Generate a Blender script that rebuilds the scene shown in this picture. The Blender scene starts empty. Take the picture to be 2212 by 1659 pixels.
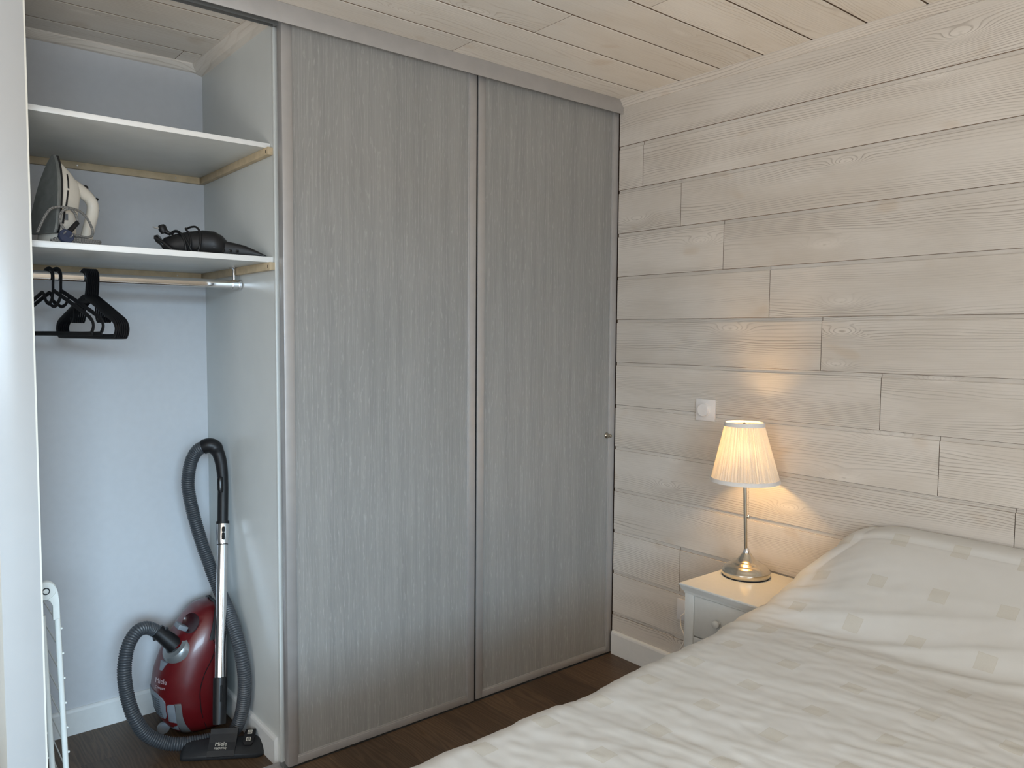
import bpy, bmesh, math, random
from mathutils import Vector, Matrix, noise as mnoise

S = bpy.context.scene
C = S.collection
rnd = random.Random(7)

# ---------------------------------------------------------------- camera
cam = bpy.data.objects.new('camera', bpy.data.cameras.new('camera'))
C.objects.link(cam)
cam.data.sensor_width = 36.0
cam.data.lens = 36.0 * 1686.1 / 2212.0
cam.data.clip_start = 0.05
R_ = Vector((0.77366726, -0.6335497, 0.00733082))
U_ = Vector((0.03370352, 0.05270585, 0.99804116))
F_ = Vector((0.63269506, 0.7719047, -0.06212965))
M = Matrix((R_, U_, -F_)).transposed().to_4x4()
M.translation = Vector((-2.5167, -2.3524, 1.4125))
cam.matrix_world = M
S.camera = cam

# ---------------------------------------------------------------- light and exposure
S.view_settings.view_transform = 'Standard'
S.view_settings.look = 'None'
S.view_settings.gamma = 1.0
S.view_settings.use_curve_mapping = False
S.view_settings.exposure = 0.24
world = bpy.data.worlds.new('sky'); S.world = world
world.use_nodes = True
world.node_tree.nodes['Background'].inputs[0].default_value = (0.62, 0.78, 1.0, 1)
world.node_tree.nodes['Background'].inputs[1].default_value = 1.0


def area(name, loc, target, sx, sy, power, col, spread=math.pi):
    l = bpy.data.lights.new(name, 'AREA'); l.shape = 'RECTANGLE'
    l.size = sx; l.size_y = sy; l.energy = power; l.color = col; l.spread = spread
    o = bpy.data.objects.new(name, l); C.objects.link(o); o.location = loc
    o.rotation_euler = (Vector(target) - Vector(loc)).to_track_quat('-Z', 'Y').to_euler()
    return o


# daylight: sky light slanting down through the tall window behind the camera,
# plus two added fill lamps, from the left and from the floor
area('window_daylight', (-3.05, -4.26, 1.52), (-2.85, -2.1, 0.0), 1.9, 1.38, 40, (0.76, 0.89, 1.0), 2.4)
area('open_sky', (-4.4, -14.0, 3.9), (-2.8, -2.5, 0.8), 8.4, 2.5, 1750, (0.52, 0.78, 1.0))
area('left_fill', (-4.72, -1.9, 1.15), (0, -1.9, 1.15), 1.1, 2.0, 25, (1.0, 0.94, 0.87))  # fill added at the left to brighten the plank wall
area('ceiling_fill', (-2.9, -3.45, 0.03), (-2.7, -3.1, 2.4), 1.7, 1.2, 100, (1.0, 0.93, 0.84), 2.2)  # unseen upward lamp added to brighten the ceiling

# ---------------------------------------------------------------- materials
MATS = {}


def newmat(name):
    m = bpy.data.materials.new(name); m.use_nodes = True
    nt = m.node_tree
    return m, nt, nt.nodes['Principled BSDF']


class NT:
    def __init__(s, nt): s.nt = nt
    def n(s, t, **kw):
        x = s.nt.nodes.new(t)
        for k, v in kw.items(): setattr(x, k, v)
        return x
    def link(s, a, b): s.nt.links.new(a, b)
    def put(s, sock, v):
        if isinstance(v, bpy.types.NodeSocket): s.link(v, sock)
        else: sock.default_value = v
    def math(s, op, a, b=0.0, c=0.0):
        x = s.n('ShaderNodeMath', operation=op)
        s.put(x.inputs[0], a); s.put(x.inputs[1], b); s.put(x.inputs[2], c)
        return x.outputs[0]
    def ramp(s, v, lo, hi, a=0.0, b=1.0, smooth=True):
        x = s.n('ShaderNodeMapRange', interpolation_type='SMOOTHSTEP' if smooth else 'LINEAR')
        s.put(x.inputs['Value'], v)
        x.inputs['From Min'].default_value = lo; x.inputs['From Max'].default_value = hi
        x.inputs['To Min'].default_value = a; x.inputs['To Max'].default_value = b
        return x.outputs[0]
    def mix(s, f, a, b, mode='MIX'):
        x = s.n('ShaderNodeMix', data_type='RGBA', blend_type=mode)
        s.put(x.inputs[0], f)
        s.put(x.inputs[6], a if isinstance(a, bpy.types.NodeSocket) else (*a, 1))
        s.put(x.inputs[7], b if isinstance(b, bpy.types.NodeSocket) else (*b, 1))
        return x.outputs[2]
    def vmul(s, v, xyz):
        x = s.n('ShaderNodeVectorMath', operation='MULTIPLY'); s.link(v, x.inputs[0]); x.inputs[1].default_value = xyz
        return x.outputs[0]
    def vadd(s, v, w):
        x = s.n('ShaderNodeVectorMath', operation='ADD'); s.link(v, x.inputs[0]); s.put(x.inputs[1], w)
        return x.outputs[0]
    def noise(s, v, scale=1.0, detail=2.0, rough=0.5, dist=0.0):
        x = s.n('ShaderNodeTexNoise'); s.link(v, x.inputs['Vector'])
        x.inputs['Scale'].default_value = scale; x.inputs['Detail'].default_value = detail
        x.inputs['Roughness'].default_value = rough; x.inputs['Distortion'].default_value = dist
        return x.outputs[0]
    def bump(s, h, strength, dist, bsdf):
        x = s.n('ShaderNodeBump'); s.link(h, x.inputs['Height'])
        x.inputs['Strength'].default_value = strength; x.inputs['Distance'].default_value = dist
        s.link(x.outputs[0], bsdf.inputs['Normal'])


def plain(name, col, rough=0.5, metal=0.0, spec=0.5, vary=0.03, bumpy=0.0, scale=60, coat=0.0):
    m, nt, b = newmat(name); t = NT(nt)
    tc = t.n('ShaderNodeTexCoord').outputs['Object']
    nz = t.noise(tc, scale, 3)
    f = t.ramp(nz, 0.3, 0.7)
    lo = tuple(c * (1 - vary) for c in col); hi = tuple(min(1, c * (1 + vary)) for c in col)
    t.link(t.mix(f, lo, hi), b.inputs['Base Color'])
    b.inputs['Roughness'].default_value = rough; b.inputs['Metallic'].default_value = metal
    b.inputs['Specular IOR Level'].default_value = spec; b.inputs['Coat Weight'].default_value = coat
    if bumpy: t.bump(nz, bumpy, 0.002, b)
    MATS[name] = m
    return m


def whitewash(name, pale, mid, line, strength=1.0, F=100.0, stain=(0.50, 0.36, 0.22)):
    """brushed, whitewashed spruce: grain along local X, width along local Y"""
    m, nt, b = newmat(name); t = NT(nt)
    tc = t.n('ShaderNodeTexCoord').outputs['Object']
    r = t.n('ShaderNodeObjectInfo').outputs['Random']
    off = t.n('ShaderNodeCombineXYZ')
    t.link(t.math('MULTIPLY', r, 91.7), off.inputs[0]); t.link(t.math('MULTIPLY', r, 37.1), off.inputs[1])
    co = t.vadd(tc, off.outputs[0])
    sep = t.n('ShaderNodeSeparateXYZ'); t.link(tc, sep.inputs[0]); v = sep.outputs[1]
    # slow wander of the rings, wide cathedral shapes
    n1 = t.noise(t.vmul(co, (1.1, 7.5, 1)), 1.0, 1.5, 0.45)
    n2 = t.noise(t.vmul(co, (5.0, 16.0, 1)), 1.0, 2.0, 0.5)
    # knots
    vo = t.n('ShaderNodeTexVoronoi', voronoi_dimensions='2D', feature='F1')
    t.link(t.vmul(co, (2.1, 7.0, 1)), vo.inputs['Vector']); vo.inputs['Scale'].default_value = 1.0
    vo.inputs['Randomness'].default_value = 0.9
    sc = t.n('ShaderNodeSeparateColor'); t.link(vo.outputs['Color'], sc.inputs[0])
    gate = t.ramp(sc.outputs[0], 0.56, 0.60)
    size = t.ramp(sc.outputs[1], 0.0, 1.0, 5.5, 9.0, False)
    dk = t.math('MULTIPLY', vo.outputs['Distance'], size)
    kb = t.math('MULTIPLY', t.math('EXPONENT', t.math('MULTIPLY', t.math('MULTIPLY', dk, dk), -1.0)), gate)
    field = t.math('ADD', t.math('MULTIPLY', v, F), t.math('MULTIPLY', n1, 11.0))
    field = t.math('ADD', field, t.math('MULTIPLY', n2, 1.6))
    field = t.math('ADD', field, t.math('MULTIPLY', kb, 5.0))
    fr = t.math('FRACT', field)
    up = t.ramp(fr, 0.45, 0.90); dn = t.ramp(fr, 0.92, 1.0, 1.0, 0.0)
    ln = t.math('MULTIPLY', up, dn)
    ln = t.math('MULTIPLY', ln, ln)
    pres = t.ramp(t.noise(t.vmul(co, (0.9, 13.0, 1)), 1.0, 2.0), 0.38, 0.70, 0.10, 1.0)
    ln = t.math('MULTIPLY', ln, pres)
    # fine fibres
    fib = t.noise(t.vmul(co, (9.0, 420.0, 60)), 1.0, 3.0, 0.6)
    broad = t.noise(t.vmul(co, (2.2, 6.0, 1)), 1.0, 3.0, 0.55)
    col = t.mix(t.ramp(broad, 0.32, 0.68), pale, mid)
    tint = t.ramp(r, 0.0, 1.0, 0.93, 1.05, False)
    st = t.ramp(t.noise(t.vmul(co, (6.0, 9.0, 1)), 1.0, 1.0), 0.66, 0.78, 0.0, 0.26)
    col = t.mix(st, col, stain)
    col = t.mix(t.ramp(fib, 0.35, 0.75, 0.0, 0.22), col, tuple(c * 0.72 for c in mid))
    white = t.math('MULTIPLY', t.ramp(dk, 0.25, 1.1, 0.55, 0.0), gate)
    col = t.mix(white, col, tuple(min(1, c * 1.08) for c in pale))
    col = t.mix(t.math('MULTIPLY', ln, 0.60 * strength), col, line)
    heart = t.math('MULTIPLY', t.ramp(dk, 0.04, 0.13, 0.25, 0.0), gate)
    col = t.mix(heart, col, tuple(c * 1.3 for c in line))
    bc = t.n('ShaderNodeBrightContrast')
    hs = t.n('ShaderNodeHueSaturation'); t.link(tint, hs.inputs['Value']); t.link(col, hs.inputs['Color'])
    t.link(hs.outputs[0], b.inputs['Base Color'])
    nt.nodes.remove(bc)
    b.inputs['Roughness'].default_value = 0.62; b.inputs['Specular IOR Level'].default_value = 0.3
    h = t.math('SUBTRACT', t.math('MULTIPLY', fib, 0.25), t.math('MULTIPLY', ln, 0.9))
    t.bump(h, 0.5, 0.0012, b)
    MATS[name] = m
    return m


whitewash('wall_wood', (0.66, 0.615, 0.56), (0.585, 0.535, 0.475), (0.17, 0.13, 0.10), F=125.0)
whitewash('ceiling_wood', (0.80, 0.76, 0.70), (0.745, 0.695, 0.625), (0.30, 0.21, 0.13), strength=0.5, F=80.0)
plain('raw_wood', (0.115, 0.07, 0.042), 0.8, vary=0.2)
plain('groove_wood', (0.20, 0.14, 0.095), 0.8, vary=0.25)
plain('batten_wood', (0.50, 0.40, 0.26), 0.6, vary=0.1, scale=25)


def oak_laminate(name, dark, mid, light):
    m, nt, b = newmat(name); t = NT(nt)
    tc = t.n('ShaderNodeTexCoord').outputs['Object']
    r = t.n('ShaderNodeObjectInfo').outputs['Random']
    off = t.n('ShaderNodeCombineXYZ'); t.link(t.math('MULTIPLY', r, 51.3), off.inputs[0])
    co = t.vadd(tc, off.outputs[0])
    sep = t.n('ShaderNodeSeparateXYZ'); t.link(co, sep.inputs[0])
    x = sep.outputs[0]
    w1 = t.noise(t.vmul(co, (5.5, 1, 0.8)), 1.0, 2.0)
    w2 = t.noise(t.vmul(co, (14, 1, 3.2)), 1.0, 3.0, 0.6)
    w3 = t.noise(t.vmul(co, (60, 1, 22)), 1.0, 2.0, 0.6)
    field = t.math('ADD', t.math('MULTIPLY', x, 70.0), t.math('ADD', t.math('MULTIPLY', w1, 13.0), t.math('ADD', t.math('MULTIPLY', w2, 3.0), t.math('MULTIPLY', w3, 1.1))))
    s1 = t.math('SINE', t.math('MULTIPLY', field, 6.283))
    streak = t.noise(t.vmul(co, (230, 1, 4.5)), 1.0, 3.0, 0.65)
    streak2 = t.noise(t.vmul(co, (26, 1, 0.6)), 1.0, 2.0, 0.5)
    fleck = t.noise(t.vmul(co, (120, 1, 30)), 1.0, 3.0, 0.6)
    wav = t.ramp(s1, 0.45, 1.0)
    col = t.mix(t.ramp(streak2, 0.3, 0.7), dark, mid)
    col = t.mix(t.ramp(streak, 0.42, 0.72, 0.0, 0.60), col, light)
    fl = t.math('MULTIPLY', wav, t.ramp(fleck, 0.40, 0.72))
    col = t.mix(t.math('MULTIPLY', fl, 0.42), col, tuple(min(1, c * 1.28) for c in light))
    col = t.mix(t.ramp(streak, 0.22, 0.40, 0.35, 0.0), col, tuple(c * 0.72 for c in dark))
    t.link(col, b.inputs['Base Color'])
    b.inputs['Roughness'].default_value = 0.42; b.inputs['Specular IOR Level'].default_value = 0.45
    t.bump(t.math('ADD', streak, t.math('MULTIPLY', fl, 0.5)), 0.25, 0.0008, b)
    MATS[name] = m


oak_laminate('door_laminate', (0.245, 0.245, 0.238), (0.285, 0.283, 0.273), (0.355, 0.35, 0.336))


def floor_laminate(name):
    m, nt, b = newmat(name); t = NT(nt)
    tc = t.n('ShaderNodeTexCoord').outputs['Object']
    r = t.n('ShaderNodeObjectInfo').outputs['Random']
    off = t.n('ShaderNodeCombineXYZ'); t.link(t.math('MULTIPLY', r, 77.7), off.inputs[0]); t.link(t.math('MULTIPLY', r, 23.0), off.inputs[1])
    co = t.vadd(tc, off.outputs[0])
    sep = t.n('ShaderNodeSeparateXYZ'); t.link(tc, sep.inputs[0])
    w = t.noise(t.vmul(co, (12, 1.6, 1)), 1.0, 2.0)
    w2 = t.noise(t.vmul(co, (40, 9, 1)), 1.0, 2.0)
    s1 = t.math('SINE', t.math('ADD', t.math('MULTIPLY', sep.outputs[0], 420.0), t.math('ADD', t.math('MULTIPLY', w, 55.0), t.math('MULTIPLY', w2, 7.0))))
    fib = t.noise(t.vmul(co, (260, 6, 1)), 1.0, 3.0, 0.6)
    col = t.mix(t.ramp(s1, -0.6, 1.0), (0.062, 0.037, 0.020), (0.096, 0.058, 0.032))
    col = t.mix(t.ramp(fib, 0.45, 0.75, 0.0, 0.5), col, (0.135, 0.092, 0.06))
    hs = t.n('ShaderNodeHueSaturation'); t.link(t.ramp(r, 0, 1, 0.72, 1.3, False), hs.inputs['Value']); t.link(col, hs.inputs['Color'])
    t.link(hs.outputs[0], b.inputs['Base Color'])
    b.inputs['Roughness'].default_value = 0.42; b.inputs['Specular IOR Level'].default_value = 0.4
    t.bump(fib, 0.2, 0.0006, b)
    MATS[name] = m


floor_laminate('floor_laminate')
plain('closet_paint', (0.585, 0.60, 0.625), 0.42, vary=0.012, bumpy=0.12, scale=35)
plain('room_paint', (0.74, 0.70, 0.63), 0.6, vary=0.01)
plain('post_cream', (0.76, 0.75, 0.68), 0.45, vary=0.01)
plain('melamine_white', (0.61, 0.635, 0.62), 0.34, vary=0.012, scale=12)
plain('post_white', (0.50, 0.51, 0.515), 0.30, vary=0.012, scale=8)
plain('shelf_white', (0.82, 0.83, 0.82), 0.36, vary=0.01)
plain('shelf_shaded', (0.62, 0.64, 0.62), 0.4, vary=0.03, scale=10)  # darker shelf white: shade put into the colour of the downward faces
plain('paint_white', (0.74, 0.75, 0.74), 0.32, vary=0.01)
plain('aluminium', (0.46, 0.45, 0.445), 0.4, 0.45, vary=0.03, scale=20)
plain('aluminium_dark', (0.20, 0.21, 0.21), 0.45, 0.4, vary=0.03)
plain('matt_black', (0.012, 0.011, 0.012), 0.9, spec=0.1)
plain('chrome', (0.74, 0.74, 0.75), 0.12, 1.0, vary=0.01)
plain('lock_metal', (0.50, 0.46, 0.38), 0.2, 1.0, vary=0.05)
plain('nickel', (0.66, 0.61, 0.52), 0.17, 1.0, vary=0.02)
plain('rod_chrome', (0.72, 0.72, 0.72), 0.07, 1.0, vary=0.01)
plain('black_plastic', (0.010, 0.010, 0.011), 0.42, vary=0.15, spec=0.35)
plain('black_gloss', (0.008, 0.008, 0.009), 0.25, vary=0.1, spec=0.4)
plain('dark_rubber', (0.011, 0.012, 0.014), 0.55, vary=0.1)
plain('navy_plastic', (0.022, 0.032, 0.07), 0.45, vary=0.2)
plain('hose_grey', (0.052, 0.058, 0.066), 0.38, vary=0.06, spec=0.6)
plain('red_gloss', (0.105, 0.005, 0.007), 0.33, vary=0.03, coat=0.15)
plain('dark_red', (0.028, 0.005, 0.007), 0.3, vary=0.05)
plain('panel_grey', (0.20, 0.225, 0.255), 0.42, vary=0.03)
plain('ring_silver', (0.30, 0.32, 0.33), 0.3, 0.6, vary=0.02)
plain('print_pale', (0.60, 0.57, 0.50), 0.5)
plain('print_red', (0.42, 0.34, 0.36), 0.5)
plain('iron_cream', (0.66, 0.62, 0.545), 0.32, vary=0.015)
plain('iron_sole', (0.20, 0.215, 0.21), 0.42, 0.5, vary=0.1, scale=40)
plain('screw_steel', (0.6, 0.6, 0.6), 0.3, 0.9)
plain('airer_white', (0.80, 0.83, 0.80), 0.35, vary=0.01)
plain('socket_white', (0.76, 0.73, 0.71), 0.3, vary=0.01)
plain('cord_white', (0.78, 0.74, 0.67), 0.45)
plain('nightstand_white', (0.57, 0.57, 0.545), 0.27, vary=0.01)
plain('mattress_cloth', (0.75, 0.74, 0.70), 0.9, vary=0.03)


def braided(name, a, b_):
    m, nt, b = newmat(name); t = NT(nt)
    uv = t.n('ShaderNodeUVMap').outputs[0]
    sep = t.n('ShaderNodeSeparateXYZ'); t.link(uv, sep.inputs[0])
    s = t.math('SINE', t.math('ADD', t.math('MULTIPLY', sep.outputs[0], 1900.0), t.math('MULTIPLY', sep.outputs[1], 12.566)))
    t.link(t.mix(t.ramp(s, -0.3, 0.3), a, b_), b.inputs['Base Color'])
    b.inputs['Roughness'].default_value = 0.8
    MATS[name] = m


braided('iron_cord', (0.05, 0.05, 0.05), (0.30, 0.29, 0.27))


def shade_mat():
    m, nt, b = newmat('shade_fabric'); t = NT(nt)
    tc = t.n('ShaderNodeTexCoord').outputs['Object']
    nz = t.ramp(t.noise(tc, 400, 2), 0.3, 0.7)
    uvs = t.n('ShaderNodeUVMap').outputs[0]
    lay = t.ramp(t.noise(t.vmul(uvs, (150, 0.6, 1)), 1.0, 2.0, 0.6), 0.42, 0.60)
    col = t.mix(nz, (0.66, 0.63, 0.57), (0.72, 0.69, 0.63))
    tcol = t.mix(lay, (0.36, 0.30, 0.21), (0.92, 0.80, 0.58))
    d = t.n('ShaderNodeBsdfDiffuse'); tr = t.n('ShaderNodeBsdfTranslucent')
    t.link(col, d.inputs[0]); t.link(tcol, tr.inputs[0])
    mx = t.n('ShaderNodeMixShader'); mx.inputs[0].default_value = 0.17
    t.link(d.outputs[0], mx.inputs[1]); t.link(tr.outputs[0], mx.inputs[2])
    tp = t.n('ShaderNodeBsdfTransparent'); tp.inputs[0].default_value = (1, 0.93, 0.8, 1)
    m3 = t.n('ShaderNodeMixShader'); m3.inputs[0].default_value = 0.05
    t.link(mx.outputs[0], m3.inputs[1]); t.link(tp.outputs[0], m3.inputs[2])
    t.link(m3.outputs[0], nt.nodes['Material Output'].inputs[0])
    nt.nodes.remove(b)
    MATS['shade_fabric'] = m


shade_mat()
plain('shade_tape', (0.74, 0.70, 0.66), 0.8, vary=0.02)


def bulb_mat():
    m, nt, b = newmat('bulb_glow')
    b.inputs['Base Color'].default_value = (1, 0.9, 0.7, 1)
    b.inputs['Emission Color'].default_value = (1.0, 0.78, 0.45, 1); b.inputs['Emission Strength'].default_value = 4.0
    MATS['bulb_glow'] = m


bulb_mat()


def duvet_mat():
    m, nt, b = newmat('duvet_cotton'); t = NT(nt)
    uv = t.n('ShaderNodeUVMap').outputs[0]
    sep = t.n('ShaderNodeSeparateXYZ'); t.link(uv, sep.inputs[0])
    tc = t.n('ShaderNodeTexCoord').outputs['Object']
    def cell(s, o):
        f = t.math('FRACT', t.math('DIVIDE', t.math('SUBTRACT', s, o - 0.086), 0.172))
        return t.math('ABSOLUTE', t.math('SUBTRACT', f, 0.5))
    du = cell(sep.outputs[0], -0.882); dv = cell(sep.outputs[1], -1.457)
    d = t.math('MAXIMUM', du, dv)
    inside = t.ramp(d, 0.128, 0.134, 1.0, 0.0)
    edge = t.math('MULTIPLY', t.ramp(d, 0.118, 0.128), inside)
    wv = t.noise(t.vmul(tc, (900, 900, 900)), 1.0, 1.0)
    soft = t.noise(tc, 6.0, 3.0)
    col = t.mix(t.ramp(soft, 0.3, 0.7), (0.575, 0.568, 0.54), (0.605, 0.60, 0.578))
    sq = t.mix(t.ramp(wv, 0.4, 0.6), (0.475, 0.445, 0.375), (0.53, 0.50, 0.425))
    col = t.mix(t.math('MULTIPLY', inside, 0.5), col, sq)
    col = t.mix(t.math('MULTIPLY', edge, 0.30), col, (0.46, 0.42, 0.34))
    t.link(col, b.inputs['Base Color'])
    b.inputs['Roughness'].default_value = 0.75; b.inputs['Specular IOR Level'].default_value = 0.25
    b.inputs['Sheen Weight'].default_value = 0.08
    t.bump(t.math('ADD', t.math('MULTIPLY', wv, 0.3), t.math('MULTIPLY', inside, 0.6)), 0.12, 0.001, b)
    MATS['duvet_cotton'] = m


duvet_mat()

# ---------------------------------------------------------------- mesh helpers


class MB:
    def __init__(s): s.v = []; s.f = []; s.sm = []; s.mi = []; s.uv = None
    def add(s, vs, fs, smooth=False, mi=0):
        o = len(s.v); s.v += [tuple(p) for p in vs]
        for f in fs:
            s.f.append(tuple(i + o for i in f)); s.sm.append(smooth); s.mi.append(mi)
        return s
    def box(s, a, b, bev=0.0, seg=2, mi=0):
        a, b = Vector(a), Vector(b)
        bm = bmesh.new(); bmesh.ops.create_cube(bm, size=1)
        for v in bm.verts:
            v.co = Vector([(a[i] + b[i]) / 2 + v.co[i] * abs(b[i] - a[i]) for i in range(3)])
        if bev: bmesh.ops.bevel(bm, geom=bm.edges[:], offset=bev, segments=seg, affect='EDGES', profile=0.5)
        bm.verts.index_update()
        s.add([v.co[:] for v in bm.verts], [[v.index for v in f.verts] for f in bm.faces], bool(bev), mi)
        bm.free(); return s
    def lathe(s, prof, o=(0, 0, 0), axis=(0, 0, 1), n=32, smooth=True, mi=0, rmod=None):
        q = Vector((0, 0, 1)).rotation_difference(Vector(axis).normalized()); o = Vector(o)
        vs = []; fs = []; k = len(prof)
        for i in range(n):
            a = 2 * math.pi * i / n
            for j, (r, z) in enumerate(prof):
                rr = r * (rmod(i, j) if rmod else 1)
                vs.append(o + q @ Vector((rr * math.cos(a), rr * math.sin(a), z)))
        for i in range(n):
            for j in range(k - 1):
                fs.append((i * k + j, ((i + 1) % n) * k + j, ((i + 1) % n) * k + j + 1, i * k + j + 1))
        if prof[0][0] > 1e-6 and not rmod: fs.append([i * k for i in range(n)][::-1])
        if prof[-1][0] > 1e-6 and not rmod: fs.append([i * k + k - 1 for i in range(n)])
        return s.add(vs, fs, smooth, mi)
    def tube(s, pts, r, n=12, closed=False, caps=True, mi=0, ex=1.0, upv=None):
        """sweep along points; r number or list; ex squeezes across one side"""
        P = [Vector(p) for p in pts]; N = len(P)
        rr = r if isinstance(r, (list, tuple)) else [r] * N
        T = []
        for i in range(N):
            a = P[(i - 1) % N] if (closed or i) else P[i]; b = P[(i + 1) % N] if (closed or i < N - 1) else P[i]
            T.append((b - a).normalized())
        nrm = Vector(upv) if upv else Vector((0, 0, 1))
        if abs(nrm.dot(T[0])) > 0.95: nrm = Vector((1, 0, 0))
        nrm = (nrm - T[0] * nrm.dot(T[0])).normalized()
        vs = []; uvs = []; L = 0
        for i in range(N):
            if i: L += (P[i] - P[i - 1]).length
            nrm = (nrm - T[i] * nrm.dot(T[i]))
            nrm = nrm.normalized() if nrm.length > 1e-6 else T[i].orthogonal().normalized()
            bn = T[i].cross(nrm)
            for k in range(n):
                a = 2 * math.pi * k / n
                vs.append(P[i] + nrm * (rr[i] * math.cos(a)) + bn * (rr[i] * ex * math.sin(a)))
                uvs.append((L, k / n))
        fs = []
        for i in range(N if closed else N - 1):
            j = (i + 1) % N
            for k in range(n):
                fs.append((i * n + k, i * n + (k + 1) % n, j * n + (k + 1) % n, j * n + k))
        if not closed and caps:
            fs.append(tuple(range(n))[::-1]); fs.append(tuple((N - 1) * n + k for k in range(n)))
        if s.uv is None: s.uv = {}
        o = len(s.v)
        for i, u in enumerate(uvs): s.uv[o + i] = u
        return s.add(vs, fs, True, mi)
    def loft(s, secs, smooth=True, mi=0, caps=True):
        n = len(secs[0]); vs = [p for q in secs for p in q]; fs = []
        for i in range(len(secs) - 1):
            for k in range(n):
                fs.append((i * n + k, i * n + (k + 1) % n, (i + 1) * n + (k + 1) % n, (i + 1) * n + k))
        if caps:
            fs.append(tuple(range(n))[::-1]); fs.append(tuple((len(secs) - 1) * n + k for k in range(n)))
        return s.add(vs, fs, smooth, mi)
    def prism(s, poly, o, ux, uy, un, t, smooth=False, mi=0):
        """polygon in plane (o, ux, uy) extruded t along un"""
        o, ux, uy, un = Vector(o), Vector(ux), Vector(uy), Vector(un)
        a = [o + ux * x + uy * y for x, y in poly]; b = [p + un * t for p in a]; n = len(poly)
        fs = [tuple(range(n))[::-1], tuple(range(n, 2 * n))]
        fs += [(i, (i + 1) % n, n + (i + 1) % n, n + i) for i in range(n)]
        return s.add(a + b, fs, smooth, mi)
    def build(s, name, mats, parent=None, bev=0.0, sub=0, fix=True, sharp=40):
        off = Vector((0, 0, 0)); p = parent
        while p is not None:
            if p.get('_w') is not None: off = Vector(p['_w']); break
            p = p.parent
        me = bpy.data.meshes.new(name)
        me.from_pydata([tuple(Vector(v) - off) for v in s.v], [], s.f)
        me.polygons.foreach_set('use_smooth', s.sm)
        me.polygons.foreach_set('material_index', s.mi)
        for m in (mats if isinstance(mats, (list, tuple)) else [mats]): me.materials.append(MATS[m])
        if s.uv:
            l = me.uv_layers.new(name='UVMap')
            for lp in me.loops: l.data[lp.index].uv = s.uv.get(lp.vertex_index, (0, 0))
        if fix:
            bm = bmesh.new(); bm.from_mesh(me); bmesh.ops.recalc_face_normals(bm, faces=bm.faces[:]); bm.to_mesh(me); bm.free()
        me.update()
        if any(s.sm): me.set_sharp_from_angle(angle=math.radians(sharp))
        o = bpy.data.objects.new(name, me); C.objects.link(o)
        if parent: o.parent = parent
        if bev:
            mo = o.modifiers.new('bevel', 'BEVEL'); mo.width = bev; mo.segments = 2; mo.limit_method = 'ANGLE'
        if sub:
            mo = o.modifiers.new('sub', 'SUBSURF'); mo.levels = sub; mo.render_levels = sub
        return o


def tag(o, label, cat, group=None):
    o['label'] = label; o['category'] = cat
    if group: o['group'] = group
    return o


def thing(name, label, cat, loc=(0, 0, 0), group=None, local=False):
    o = bpy.data.objects.new(name, None); C.objects.link(o)
    o.location = loc; o.empty_display_size = 0.05
    if not local: o['_w'] = tuple(loc)
    else: o['_w'] = (0.0, 0.0, 0.0)
    return tag(o, label, cat, group)


def struct(o): o['kind'] = 'structure'; return o


def curve(pts, n=8):
    """Catmull-Rom through points"""
    P = [Vector(p) for p in pts]; P = [P[0] * 2 - P[1]] + P + [P[-1] * 2 - P[-2]]
    out = []
    for i in range(1, len(P) - 2):
        a, b, c, d = P[i - 1:i + 3]
        for k in range(n):
            t = k / n
            out.append(0.5 * ((2 * b) + (c - a) * t + (2 * a - 5 * b + 4 * c - d) * t * t + (3 * b - a - 3 * c + d) * t ** 3))
    out.append(P[-2].copy()); return out


def resample(P, step):
    out = [P[0].copy()]; acc = 0
    for i in range(1, len(P)):
        a, b = P[i - 1], P[i]; L = (b - a).length
        while acc + L >= step:
            t = (step - acc) / L; a = a.lerp(b, t); out.append(a.copy()); L = (b - a).length; acc = 0
        acc += L
    return out


PLANKS = {}


def plank(name, parent, length, width, mat, M4, th=0.015, tongue=0.011, rec=0.005, ch=0.0012, gap=0.0018, dark_tongue=False):
    """one tongue and groove board, grain along its local X"""
    key = (round(length, 4), round(width, 4), mat, tongue, th)
    if key not in PLANKS:
        g0 = 0.0022 if tongue else 0.0
        prof = [(g0, -th), (g0, -ch * 2), (g0 + ch, 0), (width - tongue - ch, 0), (width - tongue, -ch)]
        if tongue: prof += [(width - tongue, -rec), (width + g0, -rec), (width + g0, -th)]
        else: prof += [(width, -th)]
        x0, x1 = gap / 2, length - gap / 2; n = len(prof)
        vs = [(x0, y, z) for y, z in prof] + [(x1, y, z) for y, z in prof]
        fs = [tuple(range(n)), tuple(range(n, 2 * n))[::-1]]
        fs += [(i, n + i, n + (i + 1) % n, (i + 1) % n) for i in range(n)]
        me = bpy.data.meshes.new(name); me.from_pydata(vs, [], fs); me.materials.append(MATS[mat]); me.materials.append(MATS['groove_wood'])
        if tongue:
            for i in (0, 1, 2, 3): me.polygons[i].material_index = 1
            me.polygons[6].material_index = 1
            if dark_tongue: me.polygons[2 + 5].material_index = 1
        bm = bmesh.new(); bm.from_mesh(me); bmesh.ops.recalc_face_normals(bm, faces=bm.faces[:]); bm.to_mesh(me); bm.free()
        PLANKS[key] = me
    o = bpy.data.objects.new(name, PLANKS[key]); C.objects.link(o)
    o.parent = parent; o.matrix_world = M4
    o.matrix_local = M4
    return o


def frame4(o, x, y, z):
    m = Matrix((Vector(x), Vector(y), Vector(z))).transposed().to_4x4(); m.translation = Vector(o); return m


# ================================================================ SETTING
CZ = 2.4175          # ceiling
XL, YB = -4.6, -4.2  # far walls of the room
CX0, CX1, CYB = -2.19, -1.512, 0.746   # open closet bay
CF = -0.028          # closet floor

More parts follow.
